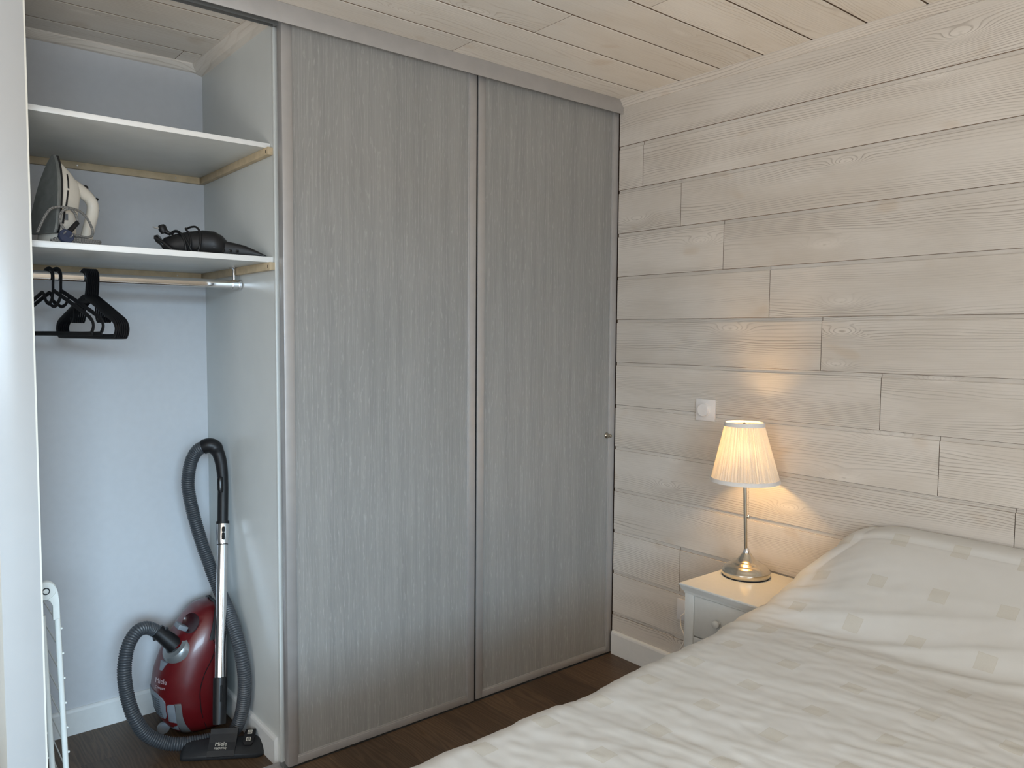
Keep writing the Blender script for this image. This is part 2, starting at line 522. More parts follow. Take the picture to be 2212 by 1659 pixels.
# plank wall on the right
w = MB().box((0.0148, YB - 0.1, -0.05), (0.12, 0.9, CZ + 0.06)).build('wall_right', 'raw_wood'); struct(w)
PW = 0.185; Z0 = 2.2214
joints = {0: -0.135, 1: -0.337, 2: -0.544, 3: -0.747, 4: -0.952, 5: -1.162, 6: -1.348, 7: -1.56, 8: -1.77, 9: -0.369, 10: -2.2, 11: -1.9}
for k in range(-1, 12):
    ztop = Z0 - k * PW
    zbot = ztop - PW
    if k == -1: ztop = CZ - 0.001
    ends = [0.0]
    j = joints.get(k)
    if j is not None:
        ends.append(j)
        if j - 1.9 > YB: ends.append(j - 1.9)
    else: ends.append(-2.35)
    ends.append(YB)
    for a, b in zip(ends, ends[1:]):
        # local X runs towards -y, local Y up, face looks to -x
        plank('plank', w, a - b, ztop - zbot, 'wall_wood', frame4((0, a, zbot), (0, -1, 0), (0, 0, 1), (-1, 0, 0)), tongue=0.0115, rec=0.0045)

# ceiling
ce = MB().box((XL, YB, CZ + 0.0148), (0.1, 0.9, CZ + 0.1)).build('ceiling', 'raw_wood'); struct(ce)
CP = 0.1875; cj = {-1: -0.89, -3: -0.78, -5: -0.64, 0: -2.9, 1: -1.25, 2: -2.7, 3: -1.62}
k = 3
while True:
    y1 = 0.041 + k * CP; y1c = min(y1 + CP, 0.746) ; y0 = y1
    if y1 + CP < YB: break
    y0 = max(y0, YB)
    j = cj.get(k, -1.5 - 1.1 * ((k * 0.618) % 1))
    xs = [0.0, j, j - 1.95 if j - 1.95 > XL + 0.2 else None, XL]
    xs = [x for x in xs if x is not None]
    for a, b in zip(xs, xs[1:]):
        plank('plank', ce, a - b, y1c - y0, 'ceiling_wood', frame4((a, y1c, CZ), (-1, 0, 0), (0, -1, 0), (0, 0, -1)), tongue=0.0045, rec=0.006, dark_tongue=True)
    k -= 1

# cornice trims
def trim(name, prof, o, along, up, L, mat):
    """profile of (local y, local z) swept along local X so that the grain runs with the length"""
    m = MB().loft([[(x, y, z) for y, z in prof] for x in (0, L)], smooth=False).build(name, mat)
    al, u = Vector(along), Vector(up); m.matrix_world = frame4(o, al, u, al.cross(u)); return struct(m)
trim('trim_1', [(0, 0), (0, 0.022), (-0.004, 0.022), (-0.030, 0.004), (-0.030, 0)], (0, -0.021, CZ), (0, -1, 0), (0, 0, 1), YB * -1 - 0.021, 'wall_wood')
trim('trim_2', [(0, 0), (0, 0.045), (-0.006, 0.045), (-0.028, 0.022), (-0.034, 0)], (CX1, CYB, CZ), (0, -1, 0), (0, 0, 1), CYB - 0.072, 'ceiling_wood')
trim('trim_3', [(0, 0), (0, 0.034), (-0.006, 0.034), (-0.024, 0.012), (-0.026, 0)], (CX0, CYB, CZ), (1, 0, 0), (0, 0, 1), CX1 - CX0, 'ceiling_wood')

# floor: slab under everything, laminate strips where the photograph shows the floor
fl = MB().box((XL, YB, -0.12), (0.1, -0.001, -0.0095)).box((XL, -0.002, -0.12), (0.1, 0.9, CF - 0.0095)).build('floor', 'raw_wood'); struct(fl)
SW = 0.105
def strips(x0, x1, y0, y1, z, seed, lens=(0.32, 0.62)):
    r = random.Random(seed); x = x1
    while x > x0 + 0.001:
        xa = max(x - SW, x0); y = y1 + r.uniform(0, 0.3)
        while y > y0 + 0.001:
            L = r.uniform(*lens); ya = max(y - L, y0); yt = min(y, y1)
            if yt - ya > 0.02:
                plank('floor_board', fl, yt - ya, x - xa, 'floor_laminate_y', frame4((xa, ya, z), (0, 1, 0), (-1, 0, 0), (0, 0, 1)) @ Matrix.Translation((0, -(x - xa), 0)), th=0.009, tongue=0.0, ch=0.0002, gap=0.0003)
            y = ya
        x = xa
# laminate with its grain along local X of each strip
src = MATS['floor_laminate']; m2 = src.copy(); MATS['floor_laminate_y'] = m2
for nd in m2.node_tree.nodes:
    if nd.type == 'VECT_MATH' and nd.operation == 'MULTIPLY':
        v = nd.inputs[1].default_value; a, b_ = v[0], v[1]; v[0] = b_; v[1] = a
    if nd.type == 'SEPXYZ':
        for l in list(m2.node_tree.links):
            if l.from_node == nd:
                to = l.to_socket; m2.node_tree.links.remove(l); m2.node_tree.links.new(nd.outputs[1], to)
strips(-2.75, 0.0, -1.35, -0.001, 0.0, 3)
strips(CX0, CX1 + 0.01, 0.006, CYB, CF, 5)
fb = MB().box((XL, YB, -0.0094), (-2.75, -0.001, 0.0)).box((-2.75, YB, -0.0094), (0.01, -1.35, 0.0)).build('floor_far', 'floor_laminate', fl)

# plain walls: closet back, room left, room rear with its window
wb = MB().box((XL, CYB, -0.1), (0.1, CYB + 0.1, CZ + 0.05)).build('wall_front', 'closet_paint'); struct(wb)
wl = MB()
wl.box((XL - 0.1, YB, -0.05), (XL, -2.45, CZ + 0.05)).box((XL - 0.1, -1.35, -0.05), (XL, CYB, CZ + 0.05)).box((XL - 0.1, -2.45, 2.15), (XL, -1.35, CZ + 0.05))
wl = wl.build('wall_left', 'room_paint'); struct(wl)
wr = MB()
WX0, WX1, WZ0, WZ1 = -4.0, -2.1, 0.04, 2.22
wr.box((XL - 0.1, YB - 0.1, -0.05), (WX0, YB, CZ + 0.05)).box((WX1, YB - 0.1, -0.05), (0.12, YB, CZ + 0.05))
wr.box((WX0, YB - 0.1, -0.05), (WX1, YB, WZ0)).box((WX0, YB - 0.1, WZ1), (WX1, YB, CZ + 0.05))
wr = wr.build('wall_rear', 'room_paint'); struct(wr)
wf = MB()
for a, b in (((WX0, WZ0), (WX0 + 0.05, WZ1)), ((WX1 - 0.05, WZ0), (WX1, WZ1)), ((WX0, WZ0), (WX1, WZ0 + 0.05)), ((WX0, WZ1 - 0.05), (WX1, WZ1))):
    wf.box((a[0], YB - 0.08, a[1]), (b[0], YB - 0.03, b[1]), 0.003)
struct(wf.build('window_1', 'paint_white'))

# white post that ends the closet on the left: front face plus cream side
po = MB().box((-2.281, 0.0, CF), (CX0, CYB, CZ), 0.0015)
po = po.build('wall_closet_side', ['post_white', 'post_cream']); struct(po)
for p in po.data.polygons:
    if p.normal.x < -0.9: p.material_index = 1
eb = MB().box((CX0 - 0.0035, -0.0006, CF), (CX0 + 0.0006, 0.004, CZ)).build('edge_band', 'post_cream', po)

# closet partition panel (white melamine) with its front edge
pp = MB().box((CX1, 0.078, CF), (CX1 + 0.018, CYB, CZ), 0.0)
pp = pp.build('wall_partition', 'melamine_white'); struct(pp)
MB().box((CX1 - 0.0015, 0.066, CF), (CX1 + 0.022, 0.0785, CZ - 0.045), 0.003, 2).build('front_edge', 'melamine_white', pp)

# baseboards
def board(name, a, b, n, h, th, z=0.0):
    a, b, n = Vector(a), Vector(b), Vector(n); up = Vector((0, 0, 1))
    pr = [(0, 0), (th, 0), (th, h - 0.012), (th - 0.002, h - 0.005), (th - 0.006, h - 0.001), (0, h)]
    o = MB().loft([[p + n * x + up * (y + z) for x, y in pr] for p in (a, b)], smooth=False).build(name, 'paint_white'); return struct(o)
board('baseboard_right', (0, -0.006, 0), (0, YB, 0), (-1, 0, 0), 0.104, 0.0125)
board('baseboard_closet_back', (CX0, CYB, 0), (CX1, CYB, 0), (0, -1, 0), 0.094, 0.011, CF)
board('baseboard_closet_side', (CX1, 0.098, 0), (CX1, CYB, 0), (-1, 0, 0), 0.094, 0.011, CF)

# ================================================================ SLIDING DOORS
YF = 0.0
hd = thing('sliding_track', 'grey aluminium header rail along the ceiling above the sliding doors', 'rail', (0, 0, CZ))
hm = MB().box((CX0, -0.021, 2.358), (-0.001, -0.0185, CZ - 0.0005), 0.0006)
hm.build('fascia', 'aluminium', hd)
MB().box((CX0, -0.0185, CZ - 0.006), (-0.001, 0.068, CZ - 0.001)).build('top_plate', 'aluminium_dark', hd)
MB().box((CX0, 0.018, 2.361), (-0.001, 0.0205, CZ - 0.006)).build('middle_web', 'aluminium_dark', hd)
MB().box((CX0, 0.063, 2.3695), (-1.514, 0.0655, CZ - 0.006)).build('rear_web', 'aluminium_dark', hd)
br = thing('floor_track', 'low grey aluminium floor track in the open closet doorway', 'rail', (0, 0, CF))
MB().box((CX0, 0.000, CF), (-1.516, 0.074, CF + 0.010)).box((CX0, 0.0715, CF), (-1.516, 0.0745, CF + 0.020), 0.0008).box((CX0, 0.034, CF), (-1.516, 0.0365, CF + 0.018), 0.0008).box((CX0, -0.0005, CF), (-1.516, 0.002, CF + 0.024), 0.0008).build('profile', 'aluminium', br)
MB().box((-1.516, 0.000, CF), (-0.001, 0.074, CF + 0.02)).build('covered_profile', 'aluminium_dark', br)


def sliding_door(x0, x1, yf, label, stile=0.031):
    d = thing('sliding_door', label, 'door', ((x0 + x1) / 2, yf, 0.0))
    z0, z1 = 0.0045, 2.385; rail = 0.027
    MB().box((x0 + stile - 0.004, yf + 0.007, z0 + rail - 0.004), (x1 - stile + 0.004, yf + 0.017, z1)).build('panel', 'door_laminate', d)
    for a, b, s in ((x0, x0 + stile, 1), (x1 - stile, x1, -1)):
        m = MB().box((a, yf, z0), (b, yf + 0.034, z1), 0.0012)
        lip = b if s > 0 else a
        m.box((lip - 0.0045, yf + 0.003, z0 + rail), (lip + 0.0045, yf + 0.010, z1), 0.0015)
        m.build('stile', 'aluminium', d)
    m = MB().box((x0 + stile, yf + 0.001, z0), (x1 - stile, yf + 0.033, z0 + rail - 0.002), 0.0012)
    m.box((x0 + stile, yf + 0.003, z0 + rail - 0.004), (x1 - stile, yf + 0.010, z0 + rail + 0.0025), 0.0015)
    m.build('bottom_rail', 'aluminium', d)
    return d


ld = sliding_door(-1.5145, -0.7655, YF, 'grey oak-grained sliding door next to the open closet bay')
rd = sliding_door(-0.7555, -0.0012, YF + 0.003, 'grey oak-grained sliding door with the small brass lock, against the plank wall')
MB().box((-0.764, 0.006, 0.006), (-0.757, 0.03, 2.38)).build('gap_strip', 'matt_black', rd)  # black strip filling the gap between the two doors
# lock: round escutcheon and stepped barrel pointing into the room
lk = MB().lathe([(0.0, 0), (0.0135, 0), (0.0135, 0.003), (0.011, 0.006), (0.0085, 0.010), (0.0085, 0.02), (0.0065, 0.021), (0.0065, 0.027), (0.004, 0.03), (0, 0.03)], (-0.044, 0.0095, 0.979), (0, -1, 0), 24)
lk.build('lock', 'lock_metal', rd, fix=False)

# ================================================================ CLOSET SHELVES
def shelf(y0, z, th, label, x1):
    sh = thing('shelf', label, 'shelf', (-1.85, 0.4, z))
    b = MB().box((CX0 + 0.0005, y0, z), (x1, CYB - 0.0005, z + th), 0.0008).build('board', ['shelf_white', 'shelf_shaded'], sh)
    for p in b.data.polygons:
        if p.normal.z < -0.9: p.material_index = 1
    return sh
s1 = shelf(0.097, 2.0015, 0.0155, 'upper white closet shelf, empty, below the plank ceiling', CX1 - 0.001)
s2 = shelf(0.086, 1.640, 0.0175, 'lower white closet shelf carrying the iron and the black dryer', CX1 + 0.0005 - 0.001)
for sh, z, h, zs in ((s1, 2.0015, 0.024, 0.076), (s2, 1.640, 0.025, 0.070)):
    MB().box((CX0 + 0.001, CYB - 0.018, z - h), (CX1 - 0.02, CYB - 0.0005, z), 0.001).build('batten', 'batten_wood', sh)
    MB().box((CX1 - 0.0185, zs, z - h), (CX1 - 0.001, CYB - 0.0005, z), 0.001).build('batten', 'batten_wood', sh)
    for x in (-2.155, -1.945, -1.62):
        MB().lathe([(0, 0), (0.003, 0), (0.0025, 0.0012), (0, 0.0016)], (x, CYB - 0.018, z - h * 0.5), (0, -1, 0), 10).build('screw', 'screw_steel', sh, fix=False)
    MB().box((CX1 - 0.0188, zs + 0.014, z - h * 0.72), (CX1 - 0.018, zs + 0.018, z - h * 0.35)).build('pilot_hole', 'matt_black', sh)

# hanging rod: oval chrome tube with a bracket screwed under the lower shelf
rod = thing('closet_rod', 'oval chrome clothes rod under the lower closet shelf', 'rod', (-1.85, 0.36, 1.58))
RZ, RY = 1.5815, 0.362
sec = []
for i in range(24):
    a = 2 * math.pi * i / 24
    cx = math.copysign(abs(math.cos(a)) ** 0.75, math.cos(a)) * 0.0075; cz = math.copysign(abs(math.sin(a)) ** 0.62, math.sin(a)) * 0.0145
    sec.append((cx, cz))
MB().loft([[(x, RY + a, RZ + b) for a, b in sec] for x in (CX0 + 0.001, CX1 - 0.008)]).build('tube', 'rod_chrome', rod, sharp=60)
MB().loft([[(x, RY + a * 1.15, RZ + b * 1.08) for a, b in sec] for x in (CX1 - 0.012, CX1 - 0.004)]).build('end_cap', 'chrome', rod)
bk = MB().loft([[(x, RY + a * 1.3, RZ + b * 1.12) for a, b in sec] for x in (CX1 - 0.0335, CX1 - 0.0215)])
bk.lathe([(0.0045, 0), (0.0045, 0.0365), (0.010, 0.0405), (0.016, 0.0412), (0.016, 0.0425)], (CX1 - 0.0275, RY, RZ + 0.0148), (0, 0, 1), 16)
bk.build('bracket', 'chrome', rod)

# ---------------------------------------------------------------- hangers
def hanger_mesh(kind):
    """plastic hanger in its own XZ plane, origin at the crown of the hook"""
    m = MB(); r = 0.0066
    tube0 = m.tube
    def tube(p, rr, n): tube0(p, rr, n, ex=0.33, upv=(0.3, 0, 1))
    m.tube = tube
    hook = [(-0.024, 0, -0.012), (-0.019, 0, -0.002), (-0.008, 0, 0.004), (0.006, 0, 0.005), (0.017, 0, -0.002), (0.021, 0, -0.016), (0.019, 0, -0.04)]
    if kind == 'notched':
        neck = [(0.018, 0, -0.062), (0.012, 0, -0.085), (0.0, 0, -0.098), (-0.016, 0, -0.092), (-0.024, 0, -0.074), (-0.034, 0, -0.066), (-0.045, 0, -0.070)]
        m.tube(curve(hook + neck, 5), r, 8)
        m.tube(curve([(-0.04, 0, -0.068), (-0.10, 0, -0.098), (-0.165, 0, -0.130), (-0.192, 0, -0.148), (-0.200, 0, -0.165), (-0.192, 0, -0.183), (-0.175, 0, -0.189), (0, 0, -0.189), (0.175, 0, -0.189), (0.192, 0, -0.183), (0.200, 0, -0.165), (0.192, 0, -0.148), (0.165, 0, -0.130), (0.10, 0, -0.098), (0.024, 0, -0.062)], 5), r, 8)
        m.tube(curve([(0.055, 0, -0.080), (0.040, 0, -0.100), (0.02, 0, -0.108), (0.0, 0, -0.100)], 4), r * 0.8, 8)
    else:
        m.tube(curve(hook + [(0.012, 0, -0.068), (0.0, 0, -0.082)], 5), r, 8)
        m.tube(curve([(-0.015, 0, -0.078), (-0.08, 0, -0.104), (-0.155, 0, -0.136), (-0.190, 0, -0.152), (-0.203, 0, -0.172), (-0.194, 0, -0.192), (-0.17, 0, -0.197), (0, 0, -0.197), (0.17, 0, -0.197), (0.194, 0, -0.192), (0.203, 0, -0.172), (0.190, 0, -0.152), (0.155, 0, -0.136), (0.08, 0, -0.104), (0.015, 0, -0.078), (0, 0, -0.076), (-0.015, 0, -0.078)], 4), r * 1.15, 8)
        m.tube([(-0.03, 0, -0.088), (0.03, 0, -0.088)], r, 8)
        for sx in (-1, 1):
            m.tube(curve([(sx * 0.075, 0, -0.105), (sx * 0.076, 0, -0.135), (sx * 0.083, 0, -0.150), (sx * 0.094, 0, -0.150), (sx * 0.099, 0, -0.138)], 4), r * 0.72, 8)
    return m


hA = hanger_mesh('notched').build('clothes_hanger', 'black_plastic')
hB = hanger_mesh('strap').build('clothes_hanger', 'black_plastic')
hl = [(hA, -2.098, -66, 'black dip-necked plastic hanger on the rod, nearer the white post'),
      (hA, -2.078, -64, 'black dip-necked plastic hanger on the rod, beside the bunched hangers')]
first = {hA: True, hB: True}
def put_hanger(src, x, deg, label, group):
    o = src if first[src] else src.copy()
    if not first[src]: C.objects.link(o)
    first[src] = False
    o.location = (x, RY, RZ + 0.0146 + 0.0012); o.rotation_euler = (0, 0, math.radians(deg))
    tag(o, label, 'hanger', group)
for src, x, deg, lab in hl: put_hanger(src, x, deg, lab, 'hangers on the closet rod')
for i in range(7):
    put_hanger(hB, -2.004 + 0.0053 * i, -77.5 + 0.05 * i, ('leftmost black strap-hook hanger of the tight bunch on the chrome rod' if i == 0 else 'rightmost black strap-hook hanger of the tight bunch on the chrome rod' if i == 6 else 'black strap-hook hanger inside the tight bunch on the chrome rod'), 'bunched hangers on the closet rod')

# ---------------------------------------------------------------- steam iron standing on its heel
IS = 1 / 762.0
hdv = Vector((0.90, 0.436, 0)).normalized(); sdv = Vector((0.436, -0.90, 0)).normalized(); zv = Vector((0, 0, 1))
IO = Vector((-2.108, 0.185, 1.6577))
iron = thing('steam_iron', 'cream steam iron with grey soleplate, standing on its heel on the closet shelf', 'iron', tuple(IO))
def ip(px, py, wv=0.0):
    return IO + hdv * ((px - 112) * IS / 0.82) + zv * ((521 - py) * IS) + sdv * wv
def isec(py, xa, xb, wa, wb, n=20):
    """rounded section at image row py from sole side xa to handle side xb"""
    out = []
    for i in range(n):
        a = 2 * math.pi * i / n; c, s_ = math.cos(a), math.sin(a)
        e = 0.55; c = math.copysign(abs(c) ** e, c); s_ = math.copysign(abs(s_) ** e, s_)
        t = (c + 1) / 2
        out.append(ip(xa + (xb - xa) * t, py, s_ * (wa + (wb - wa) * t)))
    return out
rows = [(333, 117.5, 121, .003, .002), (345, 116.5, 127, .012, .006), (362, 115, 142, .022, .012), (384, 112.5, 157, .033, .018), (405, 110, 158, .040, .022), (430, 106, 154, .046, .026), (455, 102.5, 149, .050, .030), (480, 98.5, 144, .053, .034), (500, 95.5, 143, .054, .038), (512, 94, 146, .053, .040), (520, 96, 150, .049, .038)]
MB().loft([isec(*r) for r in rows]).build('body', 'iron_cream', iron)
# handle: forward arm, bend and grip down to the heel
hp = curve([ip(146, 388), ip(163, 396), ip(180, 408), ip(188, 424), ip(186, 446), ip(180, 470), ip(174, 495), ip(169, 514)], 6)
MB().tube(hp, [0.022 - 0.005 * min(1, i / 12) for i in range(len(hp))], 14, ex=0.85).build('handle', 'iron_cream', iron)
MB().loft([isec(r, 128, b, .036, .026) for r, b in ((504, 176), (512, 180), (519.5, 180))]).build('heel', 'iron_cream', iron)
# soleplate: pointed plate with rounded heel
sp = [(330, .003), (345, .017), (362, .028), (384, .039), (410, .047), (440, .053), (470, .057), (492, .058), (500, .054)]
def sole_x(py): return 118 - (py - 330) * (118 - 92) / (505 - 330)
ring = [(py, w_) for py, w_ in sp] + [(py, -w_) for py, w_ in sp[::-1]]
A = [ip(sole_x(py) - 6.0, py, w_ * 0.97) for py, w_ in ring]; B = [ip(sole_x(py) - 3.0, py, w_) for py, w_ in ring]; D = [ip(sole_x(py) - 0.5, py, w_) for py, w_ in ring]
MB().loft([A, B, D], smooth=False).build('soleplate', 'iron_sole', iron)
rg = [(py, w_ * 0.95) for py, w_ in ring]
MB().loft([[ip(sole_x(py) - 0.6, py, w_) for py, w_ in rg], [ip(sole_x(py) + 4.5, py, w_ * 0.985) for py, w_ in rg]], smooth=False).build('sole_gap', 'black_plastic', iron)
def side_w(py, px):
    for r0, r1 in zip(rows, rows[1:]):
        if r0[0] <= py <= r1[0]:
            t = (py - r0[0]) / (r1[0] - r0[0]); q = [a + (b - a) * t for a, b in zip(r0, r1)]
            return q[3] + (q[4] - q[3]) * (px - q[1]) / (q[2] - q[1])
    return .05
for a, b in (((130, 369), (126, 400)), ((124.5, 405), (116.5, 440)), ((112, 452), (106.5, 478))):
    P = [ip(a[0] + (b[0] - a[0]) * t, a[1] + (b[1] - a[1]) * t, side_w(a[1] + (b[1] - a[1]) * t, a[0] + (b[0] - a[0]) * t) - 0.0005) for t in (0, .25, .5, .75, 1)]
    MB().tube(P, 0.0026, 8).build('slot', 'black_plastic', iron)
MB().lathe([(0, 0), (0.0075, 0), (0.0075, 0.008), (0.005, 0.011), (0, 0.012)], ip(172, 390), hdv * 0.6 + zv * 0.8, 14).build('steam_button', 'black_gloss', iron, fix=False)
for py, px in ((408, 198), (432, 199), (442, 196)):
    MB().lathe([(0, 0), (0.005, 0), (0.004, 0.004), (0, 0.005)], ip(px - 2, py), hdv, 12).build('button', 'black_gloss', iron, fix=False)
MB().box(ip(114, 463, .0475) - Vector((.004, .0006, .009)), ip(114, 463, .0475) + Vector((.004, .0006, .009))).build('print_label', 'hose_grey', iron)
# braided cord: loops over the sole and a flat coil under it
cd = curve([ip(56, 505, .058), ip(64, 480, .062), ip(76, 455, .066), ip(92, 447, .068), ip(112, 446, .068), ip(132, 449, .064), ip(148, 462, .060), ip(158, 482, .058), ip(158, 495, .058), ip(148, 502, .060), ip(128, 501, .062), ip(108, 497, .064), ip(97, 485, .066), ip(93, 470, .067), ip(97, 455, .069), ip(110, 448, .070), ip(120, 455, .069), ip(125, 470, .068), ip(125, 478, .068)], 7)
MB().tube(cd, 0.0036, 10).build('cord', 'iron_cord', iron)
coil = []
for i in range(3):
    z0 = 0.0045 + 0.0055 * i
    coil += [IO + sdv * 0.062 + hdv * (-0.055 + 0.012 * i) + zv * z0, IO + sdv * (0.075 - 0.004 * i) + hdv * 0.01 + zv * z0, IO + sdv * 0.07 + hdv * (0.075 + 0.004 * i) + zv * z0, IO + sdv * 0.045 + hdv * (0.088 + 0.003 * i) + zv * z0, IO + sdv * 0.055 + hdv * 0.02 + zv * (z0 + .004)]
MB().tube(curve(coil, 6), 0.0042, 10).build('cord', 'iron_cord', iron)
pc = ip(99, 507, .078)
pd = (sdv * 0.92 - hdv * 0.25 + zv * 0.28).normalized()
pl = MB().lathe([(0, -0.02), (0.013, -0.02), (0.019, -0.008), (0.0195, 0.002), (0.018, 0.004), (0, 0.004)], pc, pd, 28)
plo = pl.build('plug', 'navy_plastic', iron, fix=False)
q = pd.to_track_quat('Z', 'Y')
for ax, ay in ((-.008, .004), (.008, -.004)):
    b0 = pc + q @ Vector((ax, ay, 0.004))
    MB().lathe([(0.0022, 0), (0.0022, 0.016), (0.0012, 0.018), (0, 0.018)], b0, pd, 10).build('pin', 'screw_steel', plo, fix=False)
MB().tube([ip(103, 500, .074), ip(112, 490, .072), ip(120, 480, .070), ip(125, 474, .069)], [0.0075, 0.0072, 0.007, 0.0066], 10, ex=0.8).build('strain_relief', 'black_plastic', plo)

# ---------------------------------------------------------------- black hair dryer lying on the shelf
DO = Vector((-1.80, 0.285, 1.6577)); dx = Vector((0.885, -0.465, 0)).normalized(); dy = Vector((0.465, 0.885, 0)).normalized()
DS = 1 / 690.0
def dp(px, h, v=0.0):
    """px along the dryer from its left end (335), h height in px above the shelf, v depth in metres"""
    return DO + dx * ((px - 340) * DS / 0.985) + zv * (h * DS) + dy * v
dr = thing('hair_dryer', 'black hair dryer with its cord wrapped round, lying on the lower closet shelf', 'hair dryer', tuple(DO))
def osec(px, h0, h1, w_, n=20, e=0.8, lean=0.0):
    out = []
    for i in range(n):
        a = 2 * math.pi * i / n; c, s_ = math.cos(a), math.sin(a)
        c = math.copysign(abs(c) ** e, c); s_ = math.copysign(abs(s_) ** e, s_)
        out.append(dp(px + lean * s_, (h0 + h1) / 2 + s_ * (h1 - h0) / 2, c * w_))
    return out
MB().loft([osec(348, 2, 26, .024, lean=-8), osec(356, 0.5, 38, .034, lean=-6), osec(375, 0, 47, .040), (osec(400, 0, 53, .042)), osec(430, 0, 57, .043), osec(452, 0, 55, .041), osec(468, 1, 46, .034), osec(476, 4, 36, .02)]).build('barrel', 'black_plastic', dr)
MB().loft([osec(425, 0.3, 42, .026, e=.6), osec(455, 0.3, 38, .024, e=.6), osec(485, 0.3, 33, .022, e=.6), osec(515, 0.3, 26, .019, e=.6), osec(540, 0.3, 15, .016, e=.6), osec(558, 0.3, 5.5, .013, e=.6)]).build('handle', 'black_plastic', dr)
MB().loft([osec(333, 26, 42, .030, e=.7, lean=-2), osec(341, 18, 44, .032, e=.7, lean=-4), osec(352, 8, 34, .028, e=.7, lean=-8)]).build('nozzle', 'black_gloss', dr)
MB().tube([dp(334, 36, -.03), dp(350, 27, -.036), dp(368, 12, -.041), dp(380, 3, -.04)], 0.0052, 10).build('nozzle_rim', 'black_plastic', dr)
for px in (472, 486, 500):
    MB().box(dp(px, 12, -.0235) - Vector((.005, .002, .004)), dp(px, 12, -.0235) + Vector((.005, .002, .004)), .0015).build('switch', 'black_gloss', dr)
MB().box(dp(455, 17, -.0435) - Vector((.003, .0006, .0014)), dp(455, 17, -.0435) + Vector((.003, .0006, .0014))).build('print_label', 'hose_grey', dr)
lp = [dp(360, 44, -.01), dp(372, 52, -.02), dp(384, 49, -.034), dp(393, 36, -.046), dp(398, 18, -.049), dp(399, 3, -.046), dp(402, 3, -.043), dp(408, 22, -.048), dp(404, 44, -.034), dp(394, 58, -.012), dp(396, 60, .0), dp(405, 63, -.008), dp(416, 62, -.02), dp(425, 52, -.036), dp(428, 36, -.046), dp(426, 16, -.05), dp(420, 4, -.05), dp(412, 3, -.05), dp(404, 22, -.05), dp(392, 42, -.04), dp(376, 50, -.02), dp(362, 48, -.006)]
MB().tube(curve(lp, 7), 0.0033, 10).build('cord', 'black_plastic', dr)
pg = MB().lathe([(0, -0.016), (0.0095, -0.015), (0.0125, -0.006), (0.0125, 0.006), (0.009, 0.011), (0, 0.012)], dp(346, 58, -.004), dx * -0.3 + zv * 0.9, 20)
pgo = pg.build('plug', 'black_plastic', dr, fix=False)
MB().tube([dp(349, 55, -.004), dp(358, 48, -.005), dp(368, 47, -.008)], [0.009, 0.006, 0.0045], 10).build('strain_relief', 'black_plastic', pgo)
for v_ in (-.010, .008):
    MB().tube([dp(341, 57, v_ - .004), dp(328, 60, v_ - .004)], 0.0021, 8).build('pin', 'screw_steel', pgo)

# ================================================================ VACUUM CLEANER
vc = thing('vacuum_cleaner', 'red vacuum cleaner standing on end in the closet corner, hose looped, tube upright', 'vacuum cleaner', (-1.66, 0.5, CF))
HY = 0.556
HX = -0.008
hs = [(-0.026, -1.700, -1.565, .080), (-0.010, -1.722, -1.552, .098), (0.03, -1.752, -1.543, .113), (0.08, -1.768, -1.538, .121), (0.14, -1.775, -1.537, .124), (0.20, -1.765, -1.537, .124), (0.26, -1.742, -1.538, .121), (0.31, -1.714, -1.541, .114), (0.355, -1.684, -1.546, .101), (0.39, -1.658, -1.552, .085), (0.415, -1.632, -1.562, .064), (0.424, -1.610, -1.578, .035)]
hs = [(z, a + HX, b, c) for z, a, b, c in hs]
def hull_sec(z, xl, xr, hy, n=40):
    out = []
    for i in range(n):
        a = 2 * math.pi * i / n; c, s_ = math.cos(a), math.sin(a)
        e = 0.95 if c < 0 else 0.5
        out.append((((xl + xr) / 2 + 0.03) + (math.copysign(abs(c) ** e, c)) * ((xr - xl) / 2 - 0.03 if c > 0 else (xr - xl) / 2 + 0.03), HY + math.copysign(abs(s_) ** 0.72, s_) * hy, z))
    return out
hull = MB().loft([hull_sec(*h) for h in hs]).build('body', ['red_gloss', 'dark_red', 'black_plastic'], vc, sharp=80)
for p in hull.data.polygons:
    if p.center.x > -1.556 - vc.location.x and p.normal.x > 0.3: p.material_index = 2
# carved hand grip (boolean, baked into the mesh)
def carve(obj, cut):
    md = obj.modifiers.new('cut', 'BOOLEAN'); md.object = cut; md.operation = 'DIFFERENCE'; md.solver = 'EXACT'
    bpy.context.view_layer.update()
    dg = bpy.context.evaluated_depsgraph_get()
    me = bpy.data.meshes.new_from_object(obj.evaluated_get(dg)); obj.modifiers.clear(); obj.data = me
    bpy.data.objects.remove(cut)
bm = bmesh.new(); bmesh.ops.create_uvsphere(bm, u_segments=24, v_segments=14, radius=1)
mt = Matrix.Translation((-1.674, 0.462, 0.382)) @ Matrix.Rotation(math.radians(35), 4, 'Y') @ Matrix.Diagonal((0.034, 0.085, 0.044, 1))
bmesh.ops.transform(bm, matrix=mt, verts=bm.verts)
cm = bpy.data.meshes.new('cut'); bm.to_mesh(cm); bm.free(); cm.materials.append(MATS['dark_red'])
cut = bpy.data.objects.new('cut', cm); C.objects.link(cut)
carve(hull, cut)
for p in hull.data.polygons: p.use_smooth = True
hull.data.set_sharp_from_angle(angle=math.radians(50))


def hull_x(z, y):
    """left surface of the hull at a height and depth"""
    for a, b in zip(hs, hs[1:]):
        if a[0] <= z <= b[0]:
            t = (z - a[0]) / (b[0] - a[0]); q = [u + (v - u) * t for u, v in zip(a, b)]; break
    else: q = hs[-1]
    s_ = min(1.0, abs(y - HY) / q[3]) ** (1 / 0.72); ang = math.asin(s_); c = math.cos(ang) ** 0.95
    return (q[1] + q[2]) / 2 + 0.03 - c * ((q[2] - q[1]) / 2 + 0.03)


